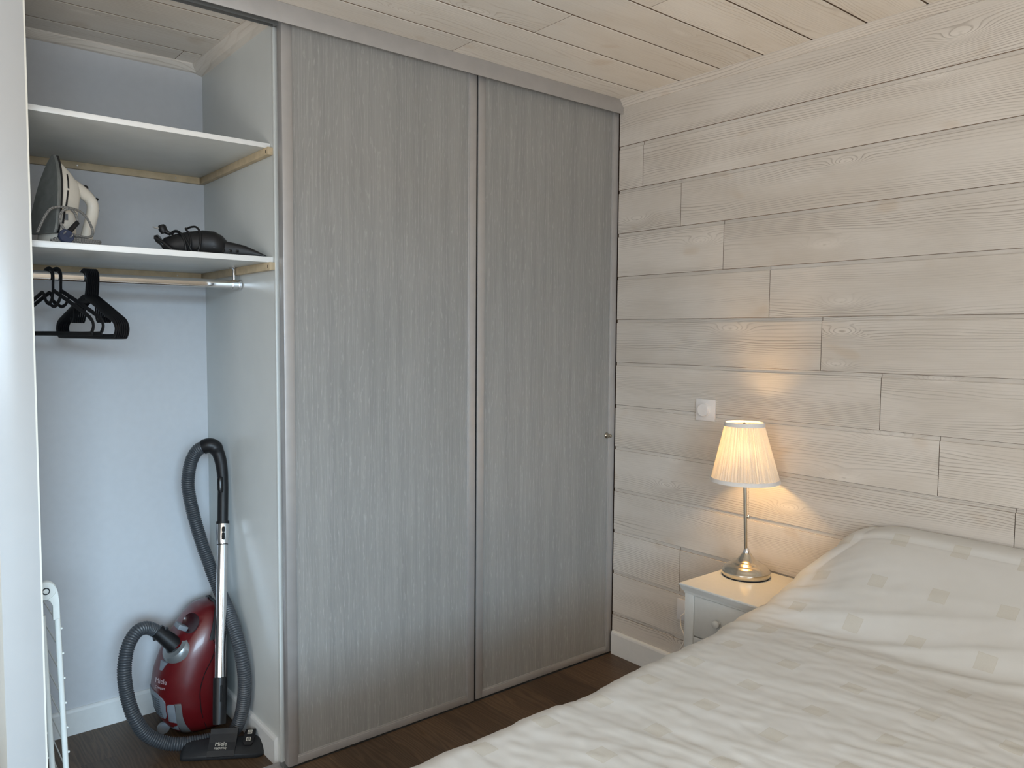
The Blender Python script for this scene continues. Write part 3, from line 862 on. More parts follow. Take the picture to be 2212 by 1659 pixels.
def skin_patch(name, outline, mat, parent, lift=0.003, n=9):
    """a panel lying on the hull; outline gives per row (z, y0, y1)"""
    vs = []; fs = []; k = len(outline)
    for j, (z, y0, y1) in enumerate(outline):
        for i in range(n):
            y = y0 + (y1 - y0) * i / (n - 1); vs.append((hull_x(z, y), y, z))
    m = MB(); nv = []
    for j in range(k):
        for i in range(n):
            p = Vector(vs[j * n + i]); d = (p - Vector((-1.62, HY, p.z))).normalized(); nv.append(p + d * lift)
    inner = [Vector(v) - (Vector(v) - Vector((-1.62, HY, v[2]))).normalized() * 0.006 for v in vs]
    fs = []
    for j in range(k - 1):
        for i in range(n - 1):
            fs.append((j * n + i, j * n + i + 1, (j + 1) * n + i + 1, (j + 1) * n + i))
    N = len(nv)
    edge = [i for i in range(n)] + [j * n + n - 1 for j in range(1, k)] + [(k - 1) * n + i for i in range(n - 2, -1, -1)] + [j * n for j in range(k - 2, 0, -1)]
    fs += [(edge[i], edge[(i + 1) % len(edge)], N + edge[(i + 1) % len(edge)], N + edge[i]) for i in range(len(edge))]
    m.add(nv + inner, fs, True)
    return m.build(name, mat, parent, sharp=45)


gp = skin_patch('grille_panel', [(0.048, 0.498, 0.555), (0.062, 0.488, 0.575), (0.112, 0.482, 0.59), (0.126, 0.488, 0.60), (0.142, 0.512, 0.605)], 'panel_grey', vc)
for i in range(9):
    z = 0.054 + i * 0.0085
    P = [(hull_x(z, y) - 0.0042, y, z) for y in (0.500, 0.515, 0.528, 0.545, 0.56)]
    MB().tube(P, 0.0011, 6).build('grille_rib', 'hose_grey', gp)
# front flank panel: pale strip on the flank that faces the door
def flank(poly, name, mat, lift=0.0025, n=6):
    """panel on the flank facing -y; rows of (z, x0, x1)"""
    m = MB(); vs = []; k = len(poly)
    def fy(z, x):
        for a, b in zip(hs, hs[1:]):
            if a[0] <= z <= b[0]:
                t = (z - a[0]) / (b[0] - a[0]); q = [u + (v - u) * t for u, v in zip(a, b)]; break
        else: q = hs[-1]
        mid = (q[1] + q[2]) / 2 + 0.03
        if x < mid: c = min(1, (mid - x) / (mid - q[1])) ** (1 / 0.95)
        else: c = min(1, (x - mid) / (q[2] - mid)) ** (1 / 0.5)
        return HY - q[3] * (math.sin(math.acos(c)) ** 0.72)
    for z, x0, x1 in poly:
        for i in range(n):
            x = x0 + (x1 - x0) * i / (n - 1); vs.append((x, fy(z, x) - lift, z))
    inner = [(x, y + 0.008, z) for x, y, z in vs]; N = len(vs)
    fs = [(j * n + i, j * n + i + 1, (j + 1) * n + i + 1, (j + 1) * n + i) for j in range(k - 1) for i in range(n - 1)]
    edge = [i for i in range(n)] + [j * n + n - 1 for j in range(1, k)] + [(k - 1) * n + i for i in range(n - 2, -1, -1)] + [j * n for j in range(k - 2, 0, -1)]
    fs += [(edge[i], edge[(i + 1) % len(edge)], N + edge[(i + 1) % len(edge)], N + edge[i]) for i in range(len(edge))]
    m.add(vs + inner, fs, True)
    return m.build(name, mat, vc, sharp=45), fy
_, fy = flank([(-0.018, -1.722, -1.703), (0.0, -1.736, -1.715), (0.04, -1.748, -1.728), (0.08, -1.755, -1.734), (0.100, -1.757, -1.736), (0.107, -1.752, -1.737)], 'corner_panel', 'panel_grey')
_, fy = flank([(-0.022, -1.700, -1.670), (-0.01, -1.708, -1.680), (0.03, -1.726, -1.703), (0.06, -1.731, -1.712), (0.10, -1.735, -1.717), (0.109, -1.736, -1.718)], 'corner_strip', 'ring_silver', 0.005)
MB().box(vc.location + Vector((-0.018, -0.02, -0.009)), vc.location + Vector((0.018, 0.03, 0.009)), 0.004).build('trigger', 'panel_grey', vc).matrix_local = Matrix.Translation(Vector((-1.690, 0.520, 0.358)) - vc.location) @ Matrix.Rotation(math.radians(30), 4, 'Y')
# seam line along the flank
P = []
for z, x in ((-0.01, -1.628), (0.05, -1.648), (0.10, -1.655), (0.15, -1.655), (0.20, -1.640), (0.245, -1.615), (0.29, -1.598), (0.325, -1.610)):
    P.append((x, fy(z, x), z))
MB().tube(curve(P, 5), 0.0016, 6).build('seam', 'matt_black', vc)
P = []
for z, x in ((0.245, -1.612), (0.28, -1.592), (0.32, -1.572)): P.append((x, fy(z, x), z))
MB().tube(curve(P, 5), 0.0013, 6).build('seam', 'dark_red', vc)
# bumper round the front end
bp = []
for z, xl, xr, hy in hs[8:]:
    pass
MB().loft([[(x + 0.004, HY + (y - HY) * 1.04, z + 0.006) for x, y, z in hull_sec(*h)[-11:] + hull_sec(*h)[:11]] for h in hs[7:]], caps=False).build('bumper', 'dark_rubber', vc, fix=False)
# inlet ring, elbow and hose
ia = Vector((-0.66, -0.20, 0.72)).normalized()
ic = Vector((-1.714, 0.508, 0.298))
MB().lathe([(0.060, -0.045), (0.058, -0.006), (0.050, 0.006), (0.033, 0.010), (0.029, 0.004), (0.0, 0.002)], ic, ia, 36).build('inlet_ring', 'ring_silver', vc, fix=False)
skin_patch('bag_latch', [(0.222, 0.508, 0.520), (0.232, 0.505, 0.524), (0.250, 0.495, 0.535)], 'panel_grey', vc, 0.006, 5)
e0 = ic + ia * 0.002; e1 = Vector((-1.772, 0.525, 0.362))
el = MB().tube([e0, e0.lerp(e1, .35), e0.lerp(e1, .7), e1], [0.0285, 0.028, 0.025, 0.0255], 20)
elo = el.build('hose_elbow', 'black_plastic', vc)
eu = (e1 - e0).normalized()
for sgn in (1, -1):
    cdir = Vector((0.3, -0.3, 1)).normalized() * sgn; cdir = (cdir - eu * cdir.dot(eu)).normalized()
    c0 = e0.lerp(e1, .80) + cdir * 0.026
    MB().box(c0 - Vector((.007, .007, .005)), c0 + Vector((.007, .007, .005)), .002).build('clip', 'black_plastic', elo)
hose_pts = [(-1.769, 0.527, 0.357), (-1.805, 0.52, 0.382), (-1.844, 0.5, 0.383), (-1.876, 0.48, 0.348), (-1.894, 0.46, 0.287), (-1.893, 0.45, 0.21), (-1.877, 0.43, 0.125), (-1.843, 0.415, 0.055), (-1.795, 0.395, 0.018), (-1.742, 0.372, 0.004), (-1.686, 0.357, 0.0), (-1.644, 0.352, -0.003), (-1.602, 0.352, -0.003), (-1.572, 0.345, 0.003), (-1.556, 0.325, 0.05), (-1.549, 0.305, 0.115), (-1.548, 0.292, 0.202), (-1.554, 0.3, 0.283), (-1.558, 0.34, 0.355), (-1.561, 0.4, 0.413), (-1.564, 0.47, 0.462), (-1.579, 0.52, 0.539), (-1.601, 0.55, 0.631), (-1.623, 0.57, 0.734), (-1.638, 0.575, 0.821), (-1.642, 0.575, 0.872), (-1.634, 0.565, 0.941), (-1.617, 0.55, 0.984), (-1.598, 0.53, 1.001), (-1.585, 0.521, 1.005)]
hp_ = resample(curve(hose_pts, 10), 0.0020)
rad = [(0.0234, 0.0224, 0.0198, 0.0224)[i % 4] for i in range(len(hp_))]
MB().tube(hp_, rad, 18).build('hose', 'hose_grey', vc, sharp=70)
hd_pts = curve([(-1.597, 0.531, 1.001), (-1.582, 0.52, 1.006), (-1.567, 0.515, 1.000), (-1.555, 0.51, 0.980), (-1.547, 0.505, 0.949), (-1.543, 0.50, 0.906), (-1.543, 0.495, 0.856), (-1.546, 0.49, 0.797), (-1.551, 0.481, 0.722)], 6)
hr = [0.0270 if i < 14 else 0.0215 for i in range(len(hd_pts))]
for i in range(len(hr)):
    if 14 <= i < 18: hr[i] = 0.0285 - 0.0012 * (i - 13)
    if 18 <= i: hr[i] = 0.0222 - 0.0009 * min(4, (i - 18) / 4)
hdl = MB().tube(hd_pts, hr, 18).build('handle', 'black_plastic', vc)
MB().tube(curve([(-1.557, 0.482, 0.893), (-1.559, 0.477, 0.872), (-1.560, 0.472, 0.838)], 4), [0.008, 0.010, 0.0105, 0.0105, 0.0105, 0.0105, 0.0105, 0.0105, 0.008], 12).build('air_slide', 'black_gloss', hdl)
# tube with its click collar
ta, tb = Vector((-1.551, 0.480, 0.722)), Vector((-1.640, 0.283, 0.100))
td = (tb - ta)
MB().tube([ta + td * -0.012, ta, ta + td * 0.004], 0.0225, 18).build('collar', 'black_plastic', vc)
MB().tube([ta + td * 0.004, ta + td * 0.07, ta + td * 0.085, ta + td * 0.10, ta + td * 0.112], [0.0225, 0.0222, 0.0215, 0.0195, 0.019], 20).build('tube_socket', 'chrome', vc)
MB().tube([ta + td * 0.112, ta + td * 0.116], 0.0192, 18).build('seal_ring', 'matt_black', vc)
MB().tube([ta + td * 0.116, ta + td * 0.80], 0.0188, 24).build('tube', 'chrome', vc)
for a, b in ((0.012, 0.04), (0.043, 0.082)):
    c = [ta + td * t + Vector((-0.004, -0.0195, 0)) for t in (a, (a + b) / 2, b)]
    MB().tube(c, [0.0085, 0.010, 0.0085], 12, ex=0.6).build('release_button', 'black_plastic', vc)
MB().tube([ta + td * 0.80, ta + td * 0.802, ta + td * 0.97, tb + td * 0.03], [0.0195, 0.0235, 0.0225, 0.021], 20).build('nozzle_neck', 'black_plastic', vc)
MB().tube([ta + td * .83 + Vector((-.002, -.021, 0)), ta + td * .91 + Vector((-.002, -.021, 0))], 0.0085, 10, ex=.5).build('release_button', 'dark_rubber', vc)
# floor head
NO = Vector((-1.655, 0.2375, CF)); nu = Vector((0.841, -0.541, 0)).normalized(); nv_ = Vector((0.541, 0.841, 0)).normalized()
def npnt(u, v, z): return NO + nu * u + nv_ * v + zv * z
def nozsec(u, f=1.0):
    pr = [(0.004, 0.002), (0.0, 0.008), (0.002, 0.018), (0.030, 0.034 * f), (0.062, 0.044 * f), (0.082, 0.042 * f), (0.096, 0.022), (0.098, 0.004), (0.09, 0.001)]
    return [npnt(u, v, z) for v, z in pr]
def nozsec2(u, v0, v1, h):
    pr = [(0.04, 0.002), (0.0, 0.008), (0.02, 0.018), (0.306, 0.034), (0.633, 0.044), (0.837, 0.042), (0.98, 0.022), (1.0, 0.004), (0.92, 0.001)]
    return [npnt(u, v0 + (v1 - v0) * v, z * h) for v, z in pr]
nz = MB().loft([nozsec2(-0.138, 0.022, 0.07, .55), nozsec2(-0.133, 0.010, 0.085, .8), nozsec2(-0.122, 0.002, 0.095, 1), nozsec2(0.118, 0.002, 0.095, 1), nozsec2(0.130, 0.012, 0.085, .85), nozsec2(0.137, 0.026, 0.07, .55)], smooth=True).build('floor_head', 'dark_rubber', vc)
cb = MB().loft([[npnt(u, v, z) for u in (-0.046, 0.046) for v, z in ()] or [npnt(-0.045, v, z), npnt(0.045, v, z), npnt(0.045, v + .012, z - .012), npnt(-0.045, v + .012, z - .012)] for v, z in ((-0.001, 0.016), (0.012, 0.030), (0.035, 0.046), (0.055, 0.066), (0.066, 0.080))], smooth=False)
cbo = cb.build('head_yoke', 'dark_rubber', nz)
pdl = MB().loft([[npnt(u0, v, z), npnt(u1, v, z), npnt(u1, v + .006, z - .008), npnt(u0, v + .006, z - .008)] for v, z, u0, u1 in ((0.022, 0.040, .074, .096), (0.030, 0.047, .068, .102), (0.060, 0.062, .067, .103), (0.080, 0.066, .069, .101))], smooth=False).build('pedal', 'black_plastic', nz)


def text(body, size, o, ux, uy, mat, parent, name='lettering'):
    cu = bpy.data.curves.new(name, 'FONT'); cu.body = body; cu.size = size; cu.extrude = 0.0002
    cu.align_x = 'CENTER'; cu.align_y = 'CENTER'; cu.materials.append(MATS[mat]); cu.resolution_u = 3
    tmp = bpy.data.objects.new(name, cu); C.objects.link(tmp)
    bpy.context.view_layer.update()
    me = bpy.data.meshes.new_from_object(tmp.evaluated_get(bpy.context.evaluated_depsgraph_get()))
    me.name = name
    bpy.data.objects.remove(tmp)
    ux, uy = Vector(ux).normalized(), Vector(uy).normalized(); uz = ux.cross(uy).normalized(); uy = uz.cross(ux)
    m = Matrix((ux, uy, uz)).transposed().to_4x4(); m.translation = Vector(o)
    me.transform(m)
    off = Vector((0, 0, 0)); p = parent
    while p is not None:
        if p.get('_w') is not None: off = Vector(p['_w']); break
        p = p.parent
    me.transform(Matrix.Translation(-off))
    o2 = bpy.data.objects.new(name, me); C.objects.link(o2); o2.parent = parent
    return o2


slope = (nv_ * 0.023 + zv * 0.016).normalized()
text('Miele', 0.0185, npnt(-0.004, 0.0295, 0.0432) , nu, slope, 'print_pale', cbo)
text('FIBERTEQ', 0.0095, npnt(-0.004, 0.0175, 0.0348), nu, slope, 'print_pale', cbo)
for v, z in ((0.038, 0.0520), (0.064, 0.0636)):
    fr = MB()
    o0 = npnt(.085, v, z); su = nu * 0.0075; sv = (nv_ * 0.030 + zv * 0.014).normalized() * 0.0075
    for a, b in (((-1, -1), (1, -.72)), ((-1, .72), (1, 1)), ((-1, -.72), (-.72, .72)), ((.72, -.72), (1, .72)), ((-.5, -.3), (.5, -.1)), ((-.5, .12), (.5, .32))):
        fr.prism([(a[0], a[1]), (b[0], a[1]), (b[0], b[1]), (a[0], b[1])], o0, su, sv, su.cross(sv).normalized(), 0.0004)
    fr.build('pedal_symbol', 'print_pale', pdl)
# print on the hull
def hull_text(body, size, z, yc):
    p = Vector((hull_x(z, yc) - 0.0015, yc, z)); q2 = Vector((hull_x(z, yc - 0.01) - 0.0015, yc - 0.01, z)); q3 = Vector((hull_x(z + .01, yc) - .0015, yc, z + .01))
    text(body, size, p, q2 - p, q3 - p, 'print_red', vc)
hull_text('Miele', 0.026, 0.186, 0.500)
hull_text('Compact', 0.013, 0.164, 0.500)
# wheel behind the hull at the bottom
MB().lathe([(0, -0.008), (0.02, -0.008), (0.022, 0), (0.02, 0.008), (0, 0.008)], (-1.752, 0.545, -0.006), (0, 1, 0), 20).build('castor', 'panel_grey', vc, fix=False)

# ================================================================ CLOTHES AIRER
ar = thing('clothes_airer', 'white folding clothes airer standing folded beside the closet post', 'clothes airer', (-2.14, 0.4, CF))
def lerp3(a, b, t): return Vector(a).lerp(Vector(b), t)
fr_r = ((-2.1345, 0.15, 0.612), (-2.119, 0.15, CF)); fr_l = ((-2.171, 0.15, 0.615), (-2.1525, 0.15, CF))
for yy in (0.15, 0.62):
    a, b = [Vector((p[0], yy, p[2])) for p in fr_r]; MB().tube([a, b], 0.0078, 12).build('leg', 'airer_white', ar)
    a, b = [Vector((p[0], yy, p[2])) for p in fr_l]; MB().tube([a, b], 0.0078, 12).build('leg', 'airer_white', ar)
    hc = Vector((-2.162, yy, 0.685))
    MB().lathe([(0, -0.013), (0.005, -0.013), (0.007, -0.0125), (0.0075, -0.010), (0.024, -0.010), (0.0265, -0.007), (0.0275, 0.0), (0.0265, 0.010), (0, 0.012)], hc, (0, 1, 0), 32).build('hinge', 'airer_white', ar, fix=False)
    MB().lathe([(0.0072, -0.0135), (0.0098, -0.0135), (0.0098, -0.0095), (0.0072, -0.0095)], hc, (0, 1, 0), 24, rmod=lambda i, j: 1.0).build('hinge_ring', 'dark_rubber', ar, fix=False)
    MB().prism([(0.024, 0.010), (0.030, -0.008), (0.033, -0.04), (0.0335, -0.085), (0.016, -0.088), (0.016, -0.045), (0.010, -0.032), (0.004, -0.026), (0.016, -0.02), (0.024, -0.01)], hc + Vector((0, -0.009, 0)), (1, 0, 0), (0, 0, 1), (0, 1, 0), 0.018).build('hinge_arm', 'airer_white', ar, bev=0.0015)
    MB().prism([(-0.024, 0.0), (-0.004, -0.024), (-0.012, -0.034), (-0.0145, -0.06), (-0.015, -0.088), (-0.026, -0.088), (-0.026, -0.03)], hc + Vector((0, -0.007, 0)), (1, 0, 0), (0, 0, 1), (0, 1, 0), 0.016).build('hinge_arm', 'airer_white', ar, bev=0.0015)
for fr2, sx in ((fr_r, 1), (fr_l, -1)):
    zs = [0.568 - 0.0735 * i for i in range(8)]
    for i, z in enumerate(zs):
        t = (fr2[0][2] - z) / (fr2[0][2] - fr2[1][2])
        if t < 0: continue
        p = lerp3(fr2[0], fr2[1], t); o_ = 0.0068 if sx > 0 else -0.0068
        a = p + Vector((o_, -0.001, 0)); b = Vector((p.x + o_, 0.62, p.z))
        wire = MB().tube([a, b], 0.0019, 8).build('wire', 'airer_white', ar)
        MB().lathe([(0, -0.0035), (0.0025, -0.003), (0.0036, 0), (0.0025, 0.003), (0, 0.0035)], a + Vector((0.002 if sx > 0 else 0.0, 0, 0)), (0, 1, 0), 10).build('wire_knob', 'airer_white', wire, fix=False)

# ================================================================ NIGHTSTAND
NX0, NX1, NY0, NY1, NT = -0.370, -0.0135, -0.972, -0.659, 0.5582
ns = thing('nightstand', 'small white nightstand with one drawer, between the plank wall and the bed', 'nightstand', (-0.19, -0.815, 0))
b = MB(); bm = bmesh.new()
def plate(x0, x1, y0, y1, z): return [(x0, y0, z), (x1, y0, z), (x1, y1, z), (x0, y1, z)]
b.loft([plate(NX0 + .0015, NX1, NY0 + .0015, NY1 - .0015, NT), plate(NX0, NX1, NY0, NY1, NT - .0015), plate(NX0, NX1, NY0, NY1, NT - .006), plate(NX0 + .006, NX1, NY0 + .006, NY1 - .006, NT - .021), plate(NX0 + .007, NX1, NY0 + .007, NY1 - .007, NT - .024)][::-1], smooth=False)
b.build('top', 'nightstand_white', ns)
MB().loft([plate(NX0 + .011, NX1, NY0 + .011, NY1 - .011, NT - .024), plate(NX0 + .012, NX1, NY0 + .013, NY1 - .013, NT - .034)][::-1], smooth=False).build('moulding', 'nightstand_white', ns)
LX0, LX1, LY0, LY1 = NX0 + .012, NX1 - .003, NY0 + .014, NY1 - .017; LW = .037
for x in (LX0, LX1 - LW):
    for y in (LY0, LY1 - LW):
        MB().box((x, y, 0), (x + LW, y + LW, NT - .034), .0015).build('leg', 'nightstand_white', ns)
for y in (LY0 + .008, LY1 - .020):
    MB().box((LX0 + LW, y, .345), (LX1 - LW, y + .012, NT - .034)).build('side_panel', 'nightstand_white', ns)
MB().box((LX1 - .018, LY0 + LW, .345), (LX1 - .006, LY1 - LW, NT - .034)).build('back_panel', 'nightstand_white', ns)
MB().box((LX0 + .003, LY0 + LW, .350), (LX0 + .022, LY1 - LW, .378), .0012).build('rail', 'nightstand_white', ns)
MB().box((LX0 + .022, LY0 + .02, .346), (LX1 - .018, LY1 - .02, .356)).build('bottom_board', 'nightstand_white', ns)
MB().box((LX0 + .004, LY0 + LW, .12), (LX1 - .004, LY1 - LW, .135), .0012).build('low_shelf', 'nightstand_white', ns)
dw = MB().box((LX0 + .004, LY0 + LW + .0018, .3825), (LX0 + .022, LY1 - LW - .0018, NT - .0362), .0008).build('drawer', 'nightstand_white', ns)
MB().lathe([(0.006, 0), (0.0055, 0.006), (0.007, 0.011), (0.0125, 0.016), (0.0140, 0.021), (0.0125, 0.025), (0.007, 0.0275), (0, 0.028)], (LX0 + .0045, -0.8165, .455), (-1, 0, 0), 24).build('knob', 'nightstand_white', dw, fix=False)

# ================================================================ TABLE LAMP
lx, ly, lz = -0.116, -0.757, NT
lamp = thing('table_lamp', 'lit table lamp with pleated cream shade and brushed nickel foot, on the nightstand', 'lamp', (lx, ly, lz))
def ax(h): return Vector((lx - 0.016 * h / 0.55, ly + 0.012 * h / 0.55, lz + h))   # the stem leans a touch
MB().lathe([(0.0, 0), (0.0825, 0), (0.0835, 0.001), (0.0835, 0.0035)], (lx, ly, lz), n=48).build('foot_pad', 'matt_black', lamp, fix=False)
MB().lathe([(0.082, 0.003), (0.0835, 0.004), (0.084, 0.019), (0.0832, 0.0215), (0.0805, 0.0225), (0.078, 0.030), (0.068, 0.0385), (0.056, 0.0445), (0.0535, 0.045), (0.050, 0.050), (0.040, 0.0535), (0.037, 0.0545), (0.030, 0.062), (0.022, 0.0715), (0.017, 0.0795), (0.0155, 0.082), (0.0125, 0.083)], (lx, ly, lz), n=56).build('base', 'nickel', lamp, fix=False, sharp=60)
MB().lathe([(0.0128, 0.080), (0.0128, 0.086), (0.0105, 0.094), (0.0075, 0.099), (0.0065, 0.101)], (lx, ly, lz), n=24).build('collar', 'chrome', lamp, fix=False)
MB().tube([ax(.095), ax(.42)], 0.0064, 16).build('stem', 'nickel', lamp)
MB().tube([ax(.40), ax(.405), ax(.455)], [0.006, 0.018, 0.018], 16).build('bulb_holder', 'nickel', lamp)
bl = MB().lathe([(0.0, .012), (0.014, .0), (0.016, .02), (0.024, .045), (0.026, .058), (0.021, .074), (0.0, .084)], ax(.40), (0, 0, 1), 20)
# shade
H0, H1, R0, R1 = 0.342, 0.553, 0.1205, 0.0665
rs = random.Random(4); NP = 480
pl_ = []
ph = 0
while len(pl_) < NP:
    wdt = rs.randint(5, 9); amp = rs.uniform(0.5, 1.0)
    for q_ in range(wdt):
        pl_.append(amp * math.sin(math.pi * q_ / wdt))
pl_ = pl_[:NP]
NZ = 14; vs = []; fs = []
for j in range(NZ + 1):
    h = H0 + .012 + (H1 - H0 - .024) * j / NZ; t = (h - H0) / (H1 - H0); Rr = R0 + (R1 - R0) * t; c = ax(h)
    for i in range(NP):
        a = 2 * math.pi * i / NP; rr = Rr - 0.0048 * pl_[i] * (1 - 0.25 * t)
        vs.append((c.x + rr * math.cos(a), c.y + rr * math.sin(a), c.z))
for j in range(NZ):
    for i in range(NP):
        fs.append((j * NP + i, j * NP + (i + 1) % NP, (j + 1) * NP + (i + 1) % NP, (j + 1) * NP + i))
shm = MB().add(vs, fs, True); shm.uv = {j * NP + i: (i / NP, j / NZ) for j in range(NZ + 1) for i in range(NP)}
sh_ = shm.build('lamp_shade', 'shade_fabric', lamp, sharp=80)
for h, Rr, hh, nm in ((H0, R0 + .0012, .013, 'shade_tape'), (H1 - .013, R1 + .0048, .013, 'shade_tape')):
    c = ax(h); d = -0.0032
    MB().lathe([(Rr - .003, 0), (Rr, -.0005), (Rr + d * .3, hh * .5), (Rr + d, hh), (Rr + d - .003, hh)], c, (0, 0, 1), 72, rmod=lambda i, j: 1.0).build('shade_binding', 'shade_tape', sh_, fix=False)
# shade carrier: ring and three spokes, finial
ct = ax(H1 - .008)
sp_ = MB().lathe([(0.004, -0.012), (0.006, -0.006), (0.006, 0.0), (0.003, 0.006), (0, 0.009)], ct, (0, 0, 1), 12)
for k_ in range(3):
    a = math.radians(35 + 120 * k_); sp_.tube([ct, ct + Vector((math.cos(a) * (R1 - .002), math.sin(a) * (R1 - .002), 0.002))], 0.0013, 6)
sp_.build('shade_carrier', 'nickel', lamp, fix=False)
bl.build('bulb', 'bulb_glow', lamp, fix=False)
# pull chain
ch0 = ax(.405) + Vector((0.0105, -0.011, 0)); ch1 = ax(.219) + Vector((0.0065, -0.0085, 0))
chn = MB(); nb = 44
for i in range(nb):
    chn.lathe([(0, -0.0016), (0.0013, -0.0008), (0.0013, 0.0008), (0, 0.0016)], ch0.lerp(ch1, i / (nb - 1)), (0, 0, 1), 6)
cho = chn.build('pull_chain', 'nickel', lamp, fix=False); cho['kind'] = 'stuff'
MB().lathe([(0, -0.0075), (0.0035, -0.006), (0.006, -0.001), (0.005, 0.0035), (0.002, 0.0065), (0, 0.007)], ch1 - Vector((0, 0, .005)), (0, 0, 1), 16).build('chain_pull', 'chrome', lamp, fix=False)
# its light
pt = bpy.data.lights.new('bulb_light', 'POINT'); pt.energy = 21.0; pt.color = (1.0, 0.58, 0.20); pt.shadow_soft_size = 0.03
po2 = bpy.data.objects.new('bulb_light', pt); C.objects.link(po2); po2.location = ax(.452)
bl_o = [o for o in lamp.children if o.name.startswith('bulb')]

# ================================================================ SWITCH AND SOCKET
sw = thing('dimmer_switch', 'square white rotary dimmer switch on the plank wall above the lamp', 'switch', (0, -0.483, 1.127))
MB().box((-0.0095, -0.4835 - .0445, 1.127 - .0425), (-0.0005, -0.4835 + .0445, 1.127 + .0425), .0015).build('plate', 'socket_white', sw)
MB().lathe([(0.0275, 0), (0.0275, 0.004), (0.025, 0.0045), (0.0245, 0.013), (0.0235, 0.0145), (0, 0.0145)], (-0.0094, -0.4815, 1.128), (-1, 0, 0), 36).build('dial', 'socket_white', sw, fix=False)
so = thing('wall_socket', 'square white wall socket beside the nightstand with a white plug in it', 'socket', (0, -0.41, 0.305))
MB().box((-0.0095, -0.41 - .043, 0.305 - .043), (-0.0005, -0.41 + .043, 0.305 + .043), .0015).build('plate', 'socket_white', so)
MB().lathe([(0.026, 0), (0.026, 0.002), (0.0225, 0.002), (0.0215, 0.0005), (0, 0.0005)], (-0.0095, -0.4265, 0.303), (-1, 0, 0), 32).build('rim', 'socket_white', so, fix=False)

# white cord plugged in beside the nightstand
pw = thing('power_cord', 'thin white power cord hanging from the wall socket beside the nightstand', 'cord', (-0.04, -0.44, 0.0))
fx = [(-0.047, -0.434, 0.3105), (-0.054, -0.424, 0.300), (-0.052, -0.419, 0.280), (-0.052, -0.424, 0.252), (-0.053, -0.441, 0.222), (-0.053, -0.436, 0.190), (-0.052, -0.418, 0.158), (-0.047, -0.408, 0.126), (-0.042, -0.412, 0.06), (-0.040, -0.45, 0.006), (-0.04, -0.53, 0.0035), (-0.05, -0.60, 0.0035)]
MB().tube(curve(fx, 8), 0.0026, 8).build('flex', 'cord_white', pw)
MB().lathe([(0.0165, 0.0005), (0.0165, 0.010), (0.0125, 0.014), (0.011, 0.03), (0.006, 0.034), (0, 0.034)], (-0.0115, -0.446, 0.303), (-1, 0, 0), 20).build('plug', 'cord_white', pw, fix=False)

# ================================================================ BED
bed = thing('bed', 'double bed with its head against the plank wall, under the cream duvet', 'bed', (-1.0, -1.83, 0))
MB().box((-2.0, -2.60, 0.13), (-0.03, -1.08, 0.30), .01).build('base', 'mattress_cloth', bed)
MB().box((-2.0, -2.60, 0.30), (-0.03, -1.08, 0.50), .03, 3).build('mattress', 'mattress_cloth', bed)
for x in (-1.9, -0.15):
    for y in (-2.5, -1.18): MB().lathe([(0.02, 0), (0.028, 0.131)], (x, y, 0), (0, 0, 1), 16).build('leg', 'aluminium_dark', bed)


def smooth(t): t = max(0.0, min(1.0, t)); return t * t * (3 - 2 * t)


def lin(tab, x):
    if x <= tab[0][0]: return tab[0][1]
    for (a, p), (b2, q_) in zip(tab, tab[1:]):
        if x <= b2: return p + (q_ - p) * (x - a) / (b2 - a)
    return tab[-1][1]


YE = [(-2.2, -1.058), (-1.7, -1.030), (-1.45, -1.018), (-1.2, -1.020), (-1.0, -1.000), (-0.8, -0.988), (-0.6, -0.970), (-0.5, -0.956), (-0.44, -0.950), (-0.38, -0.982), (-0.25, -0.990), (-0.19, -1.002), (-0.10, -1.075), (0, -1.10)]
def top(x, y):
    base = 0.556 + 0.006 * math.sin(x * 2.3 + 1) + 0.012 * math.exp(-((x + 0.33) / 0.07) ** 2)
    p = 0.233 * smooth((x + 0.45) / 0.42)
    t = max(0.0, min(1.0, (-0.915 - y) / 0.36)); py_ = 1 - (1 - t) ** 2
    t2 = max(0.0, min(1.0, (y + 2.68) / 0.36)); py2 = 1 - (1 - t2) ** 2
    d = 0.012 * smooth((x + 0.105) / 0.03)
    return base + p * py_ * py2 + d * py_ * py2


def wr_(x, y):
    n = mnoise.noise
    ridge = lambda v: (1 - abs(v)) ** 2
    skew = x + 0.22 * y + 0.05 * n(Vector((x * 2, y * 2, 9)))
    z = 0.0
    z += 0.007 * n(Vector((skew * 5.0, y * 1.6, 0.3)))
    z += 0.0042 * (ridge(n(Vector((skew * 9.5, y * 1.3, 4.4)))) - 0.5)
    fine = smooth((n(Vector((x * 1.7, y * 1.7, 12.0))) + 0.55) / 0.9)
    z += fine * 0.0038 * (ridge(n(Vector((skew * 22, y * 5.5, 7.7)))) - 0.5)
    sk2 = x - 0.55 * y
    z += fine * 0.0028 * (ridge(n(Vector((sk2 * 17, (y + 0.5 * x) * 5, 3.1)))) - 0.5)
    z += 0.0016 * n(Vector((x * 38, y * 26, 2.0)))
    # folds that fan out where the duvet climbs on to the pillows
    k = math.exp(-((x + 0.40) / 0.14) ** 2)
    z += k * 0.013 * (ridge(n(Vector(((x + 0.30 * (y + 1.0)) * 11, y * 1.1, 21.0)))) - 0.45)
    calm = 1 - 0.72 * smooth((x + 0.24) / 0.1)
    return z * calm - 0.007 * math.exp(-((x + 0.088) / 0.006) ** 2) * smooth((-1.1 - y) / 0.1)


NXs, NYs = 330, 330
X0, X1, Y1 = -2.06, -0.012, -2.66
vs = []; uvm = {}; fs = []
Ld, rc = 0.26, 0.085
arc = rc * math.pi / 2
xs_ = [X0 + (X1 - X0) * i / (NXs - 1) for i in range(NXs)]
us = []; u = 0
uacc = {}
prev = None
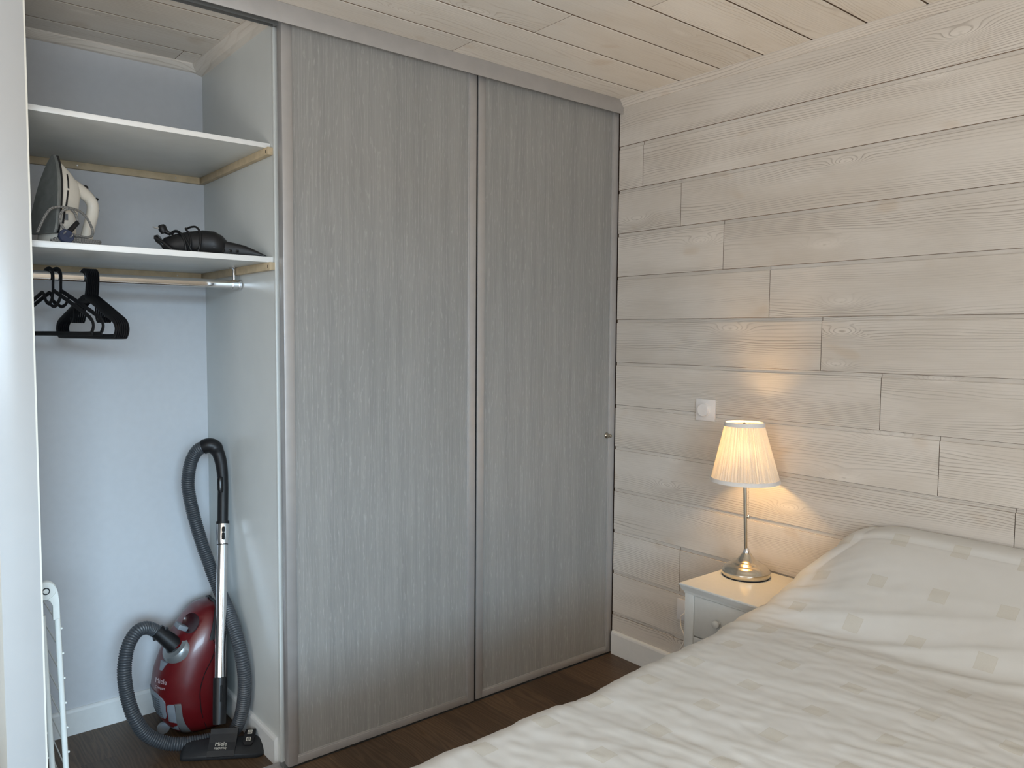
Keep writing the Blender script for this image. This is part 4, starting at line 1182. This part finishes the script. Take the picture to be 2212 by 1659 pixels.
# arc length along x measured on the middle of the bed, matched to x on the flat part
ul = []
for x in xs_:
    z = top(x, -1.7)
    if prev is None: u = x
    else: u += math.hypot(x - prev[0], z - prev[1])
    prev = (x, z); ul.append(u)
corr = [uu - x for uu, x in zip(ul, xs_)]
base_c = corr[int(NXs * 0.6)]
ul = [uu - base_c for uu in ul]
for i, x in enumerate(xs_):
    ye = lin(YE, x) + 0.006 * mnoise.noise(Vector((x * 9, 1.5, 0))) + 0.003 * mnoise.noise(Vector((x * 27, 4.5, 0)))
    total = Ld + arc + (abs(Y1 - ye) - 2 * rc) + arc + Ld
    for j in range(NYs):
        a = total * j / (NYs - 1)
        flat = abs(Y1 - ye) - 2 * rc
        if a < Ld:
            ztop = top(x, ye - rc) - rc; dz = Ld - a
            fl_ = (0.018 * (dz / Ld) + 0.012 * mnoise.noise(Vector((x * 8, dz * 3, 5))) * (dz / Ld)) * smooth((-0.42 - x) / 0.1)
            p = Vector((x, ye + fl_, ztop - dz)); nrm = Vector((0, 1, 0.05)); v_ = ye + (Ld - a) + arc - rc
        elif a < Ld + arc:
            th = (a - Ld) / rc; ztop = top(x, ye - rc) - rc
            p = Vector((x, ye - rc + rc * math.cos(th), ztop + rc * math.sin(th))); nrm = Vector((0, math.cos(th), math.sin(th))); v_ = ye - rc + (arc - (a - Ld))
        elif a < Ld + arc + flat:
            y = ye - rc - (a - Ld - arc); p = Vector((x, y, top(x, y))); nrm = Vector((0, 0, 1)); v_ = y
        elif a < Ld + arc * 2 + flat:
            th = math.pi / 2 - (a - Ld - arc - flat) / rc; ztop = top(x, Y1 + rc) - rc
            p = Vector((x, Y1 + rc - rc * math.cos(th), ztop + rc * math.sin(th))); nrm = Vector((0, -math.cos(th), math.sin(th))); v_ = Y1 + rc - (a - Ld - arc - flat)
        else:
            dz = a - Ld - 2 * arc - flat; ztop = top(x, Y1 + rc) - rc
            p = Vector((x, Y1 - 0.02 * dz / Ld, ztop - dz)); nrm = Vector((0, -1, 0.05)); v_ = Y1 - dz
        p = p + nrm * wr_(x, v_)
        if p.x > -0.014: p.x = -0.014
        uvm[len(vs)] = (ul[i], v_)
        vs.append(p)
for i in range(NXs - 1):
    for j in range(NYs - 1):
        fs.append((i * NYs + j, (i + 1) * NYs + j, (i + 1) * NYs + j + 1, i * NYs + j + 1))
dm = MB().add(vs, fs, True); dm.uv = uvm
dv_ = dm.build('duvet', 'duvet_cotton', None, fix=False, sharp=180)
md = dv_.modifiers.new('thick', 'SOLIDIFY'); md.thickness = 0.012; md.offset = -1
tag(dv_, 'cream cotton duvet with small beige squares spread over the bed', 'duvet')
for o in list(bpy.data.objects):
    if '_w' in o: del o['_w']
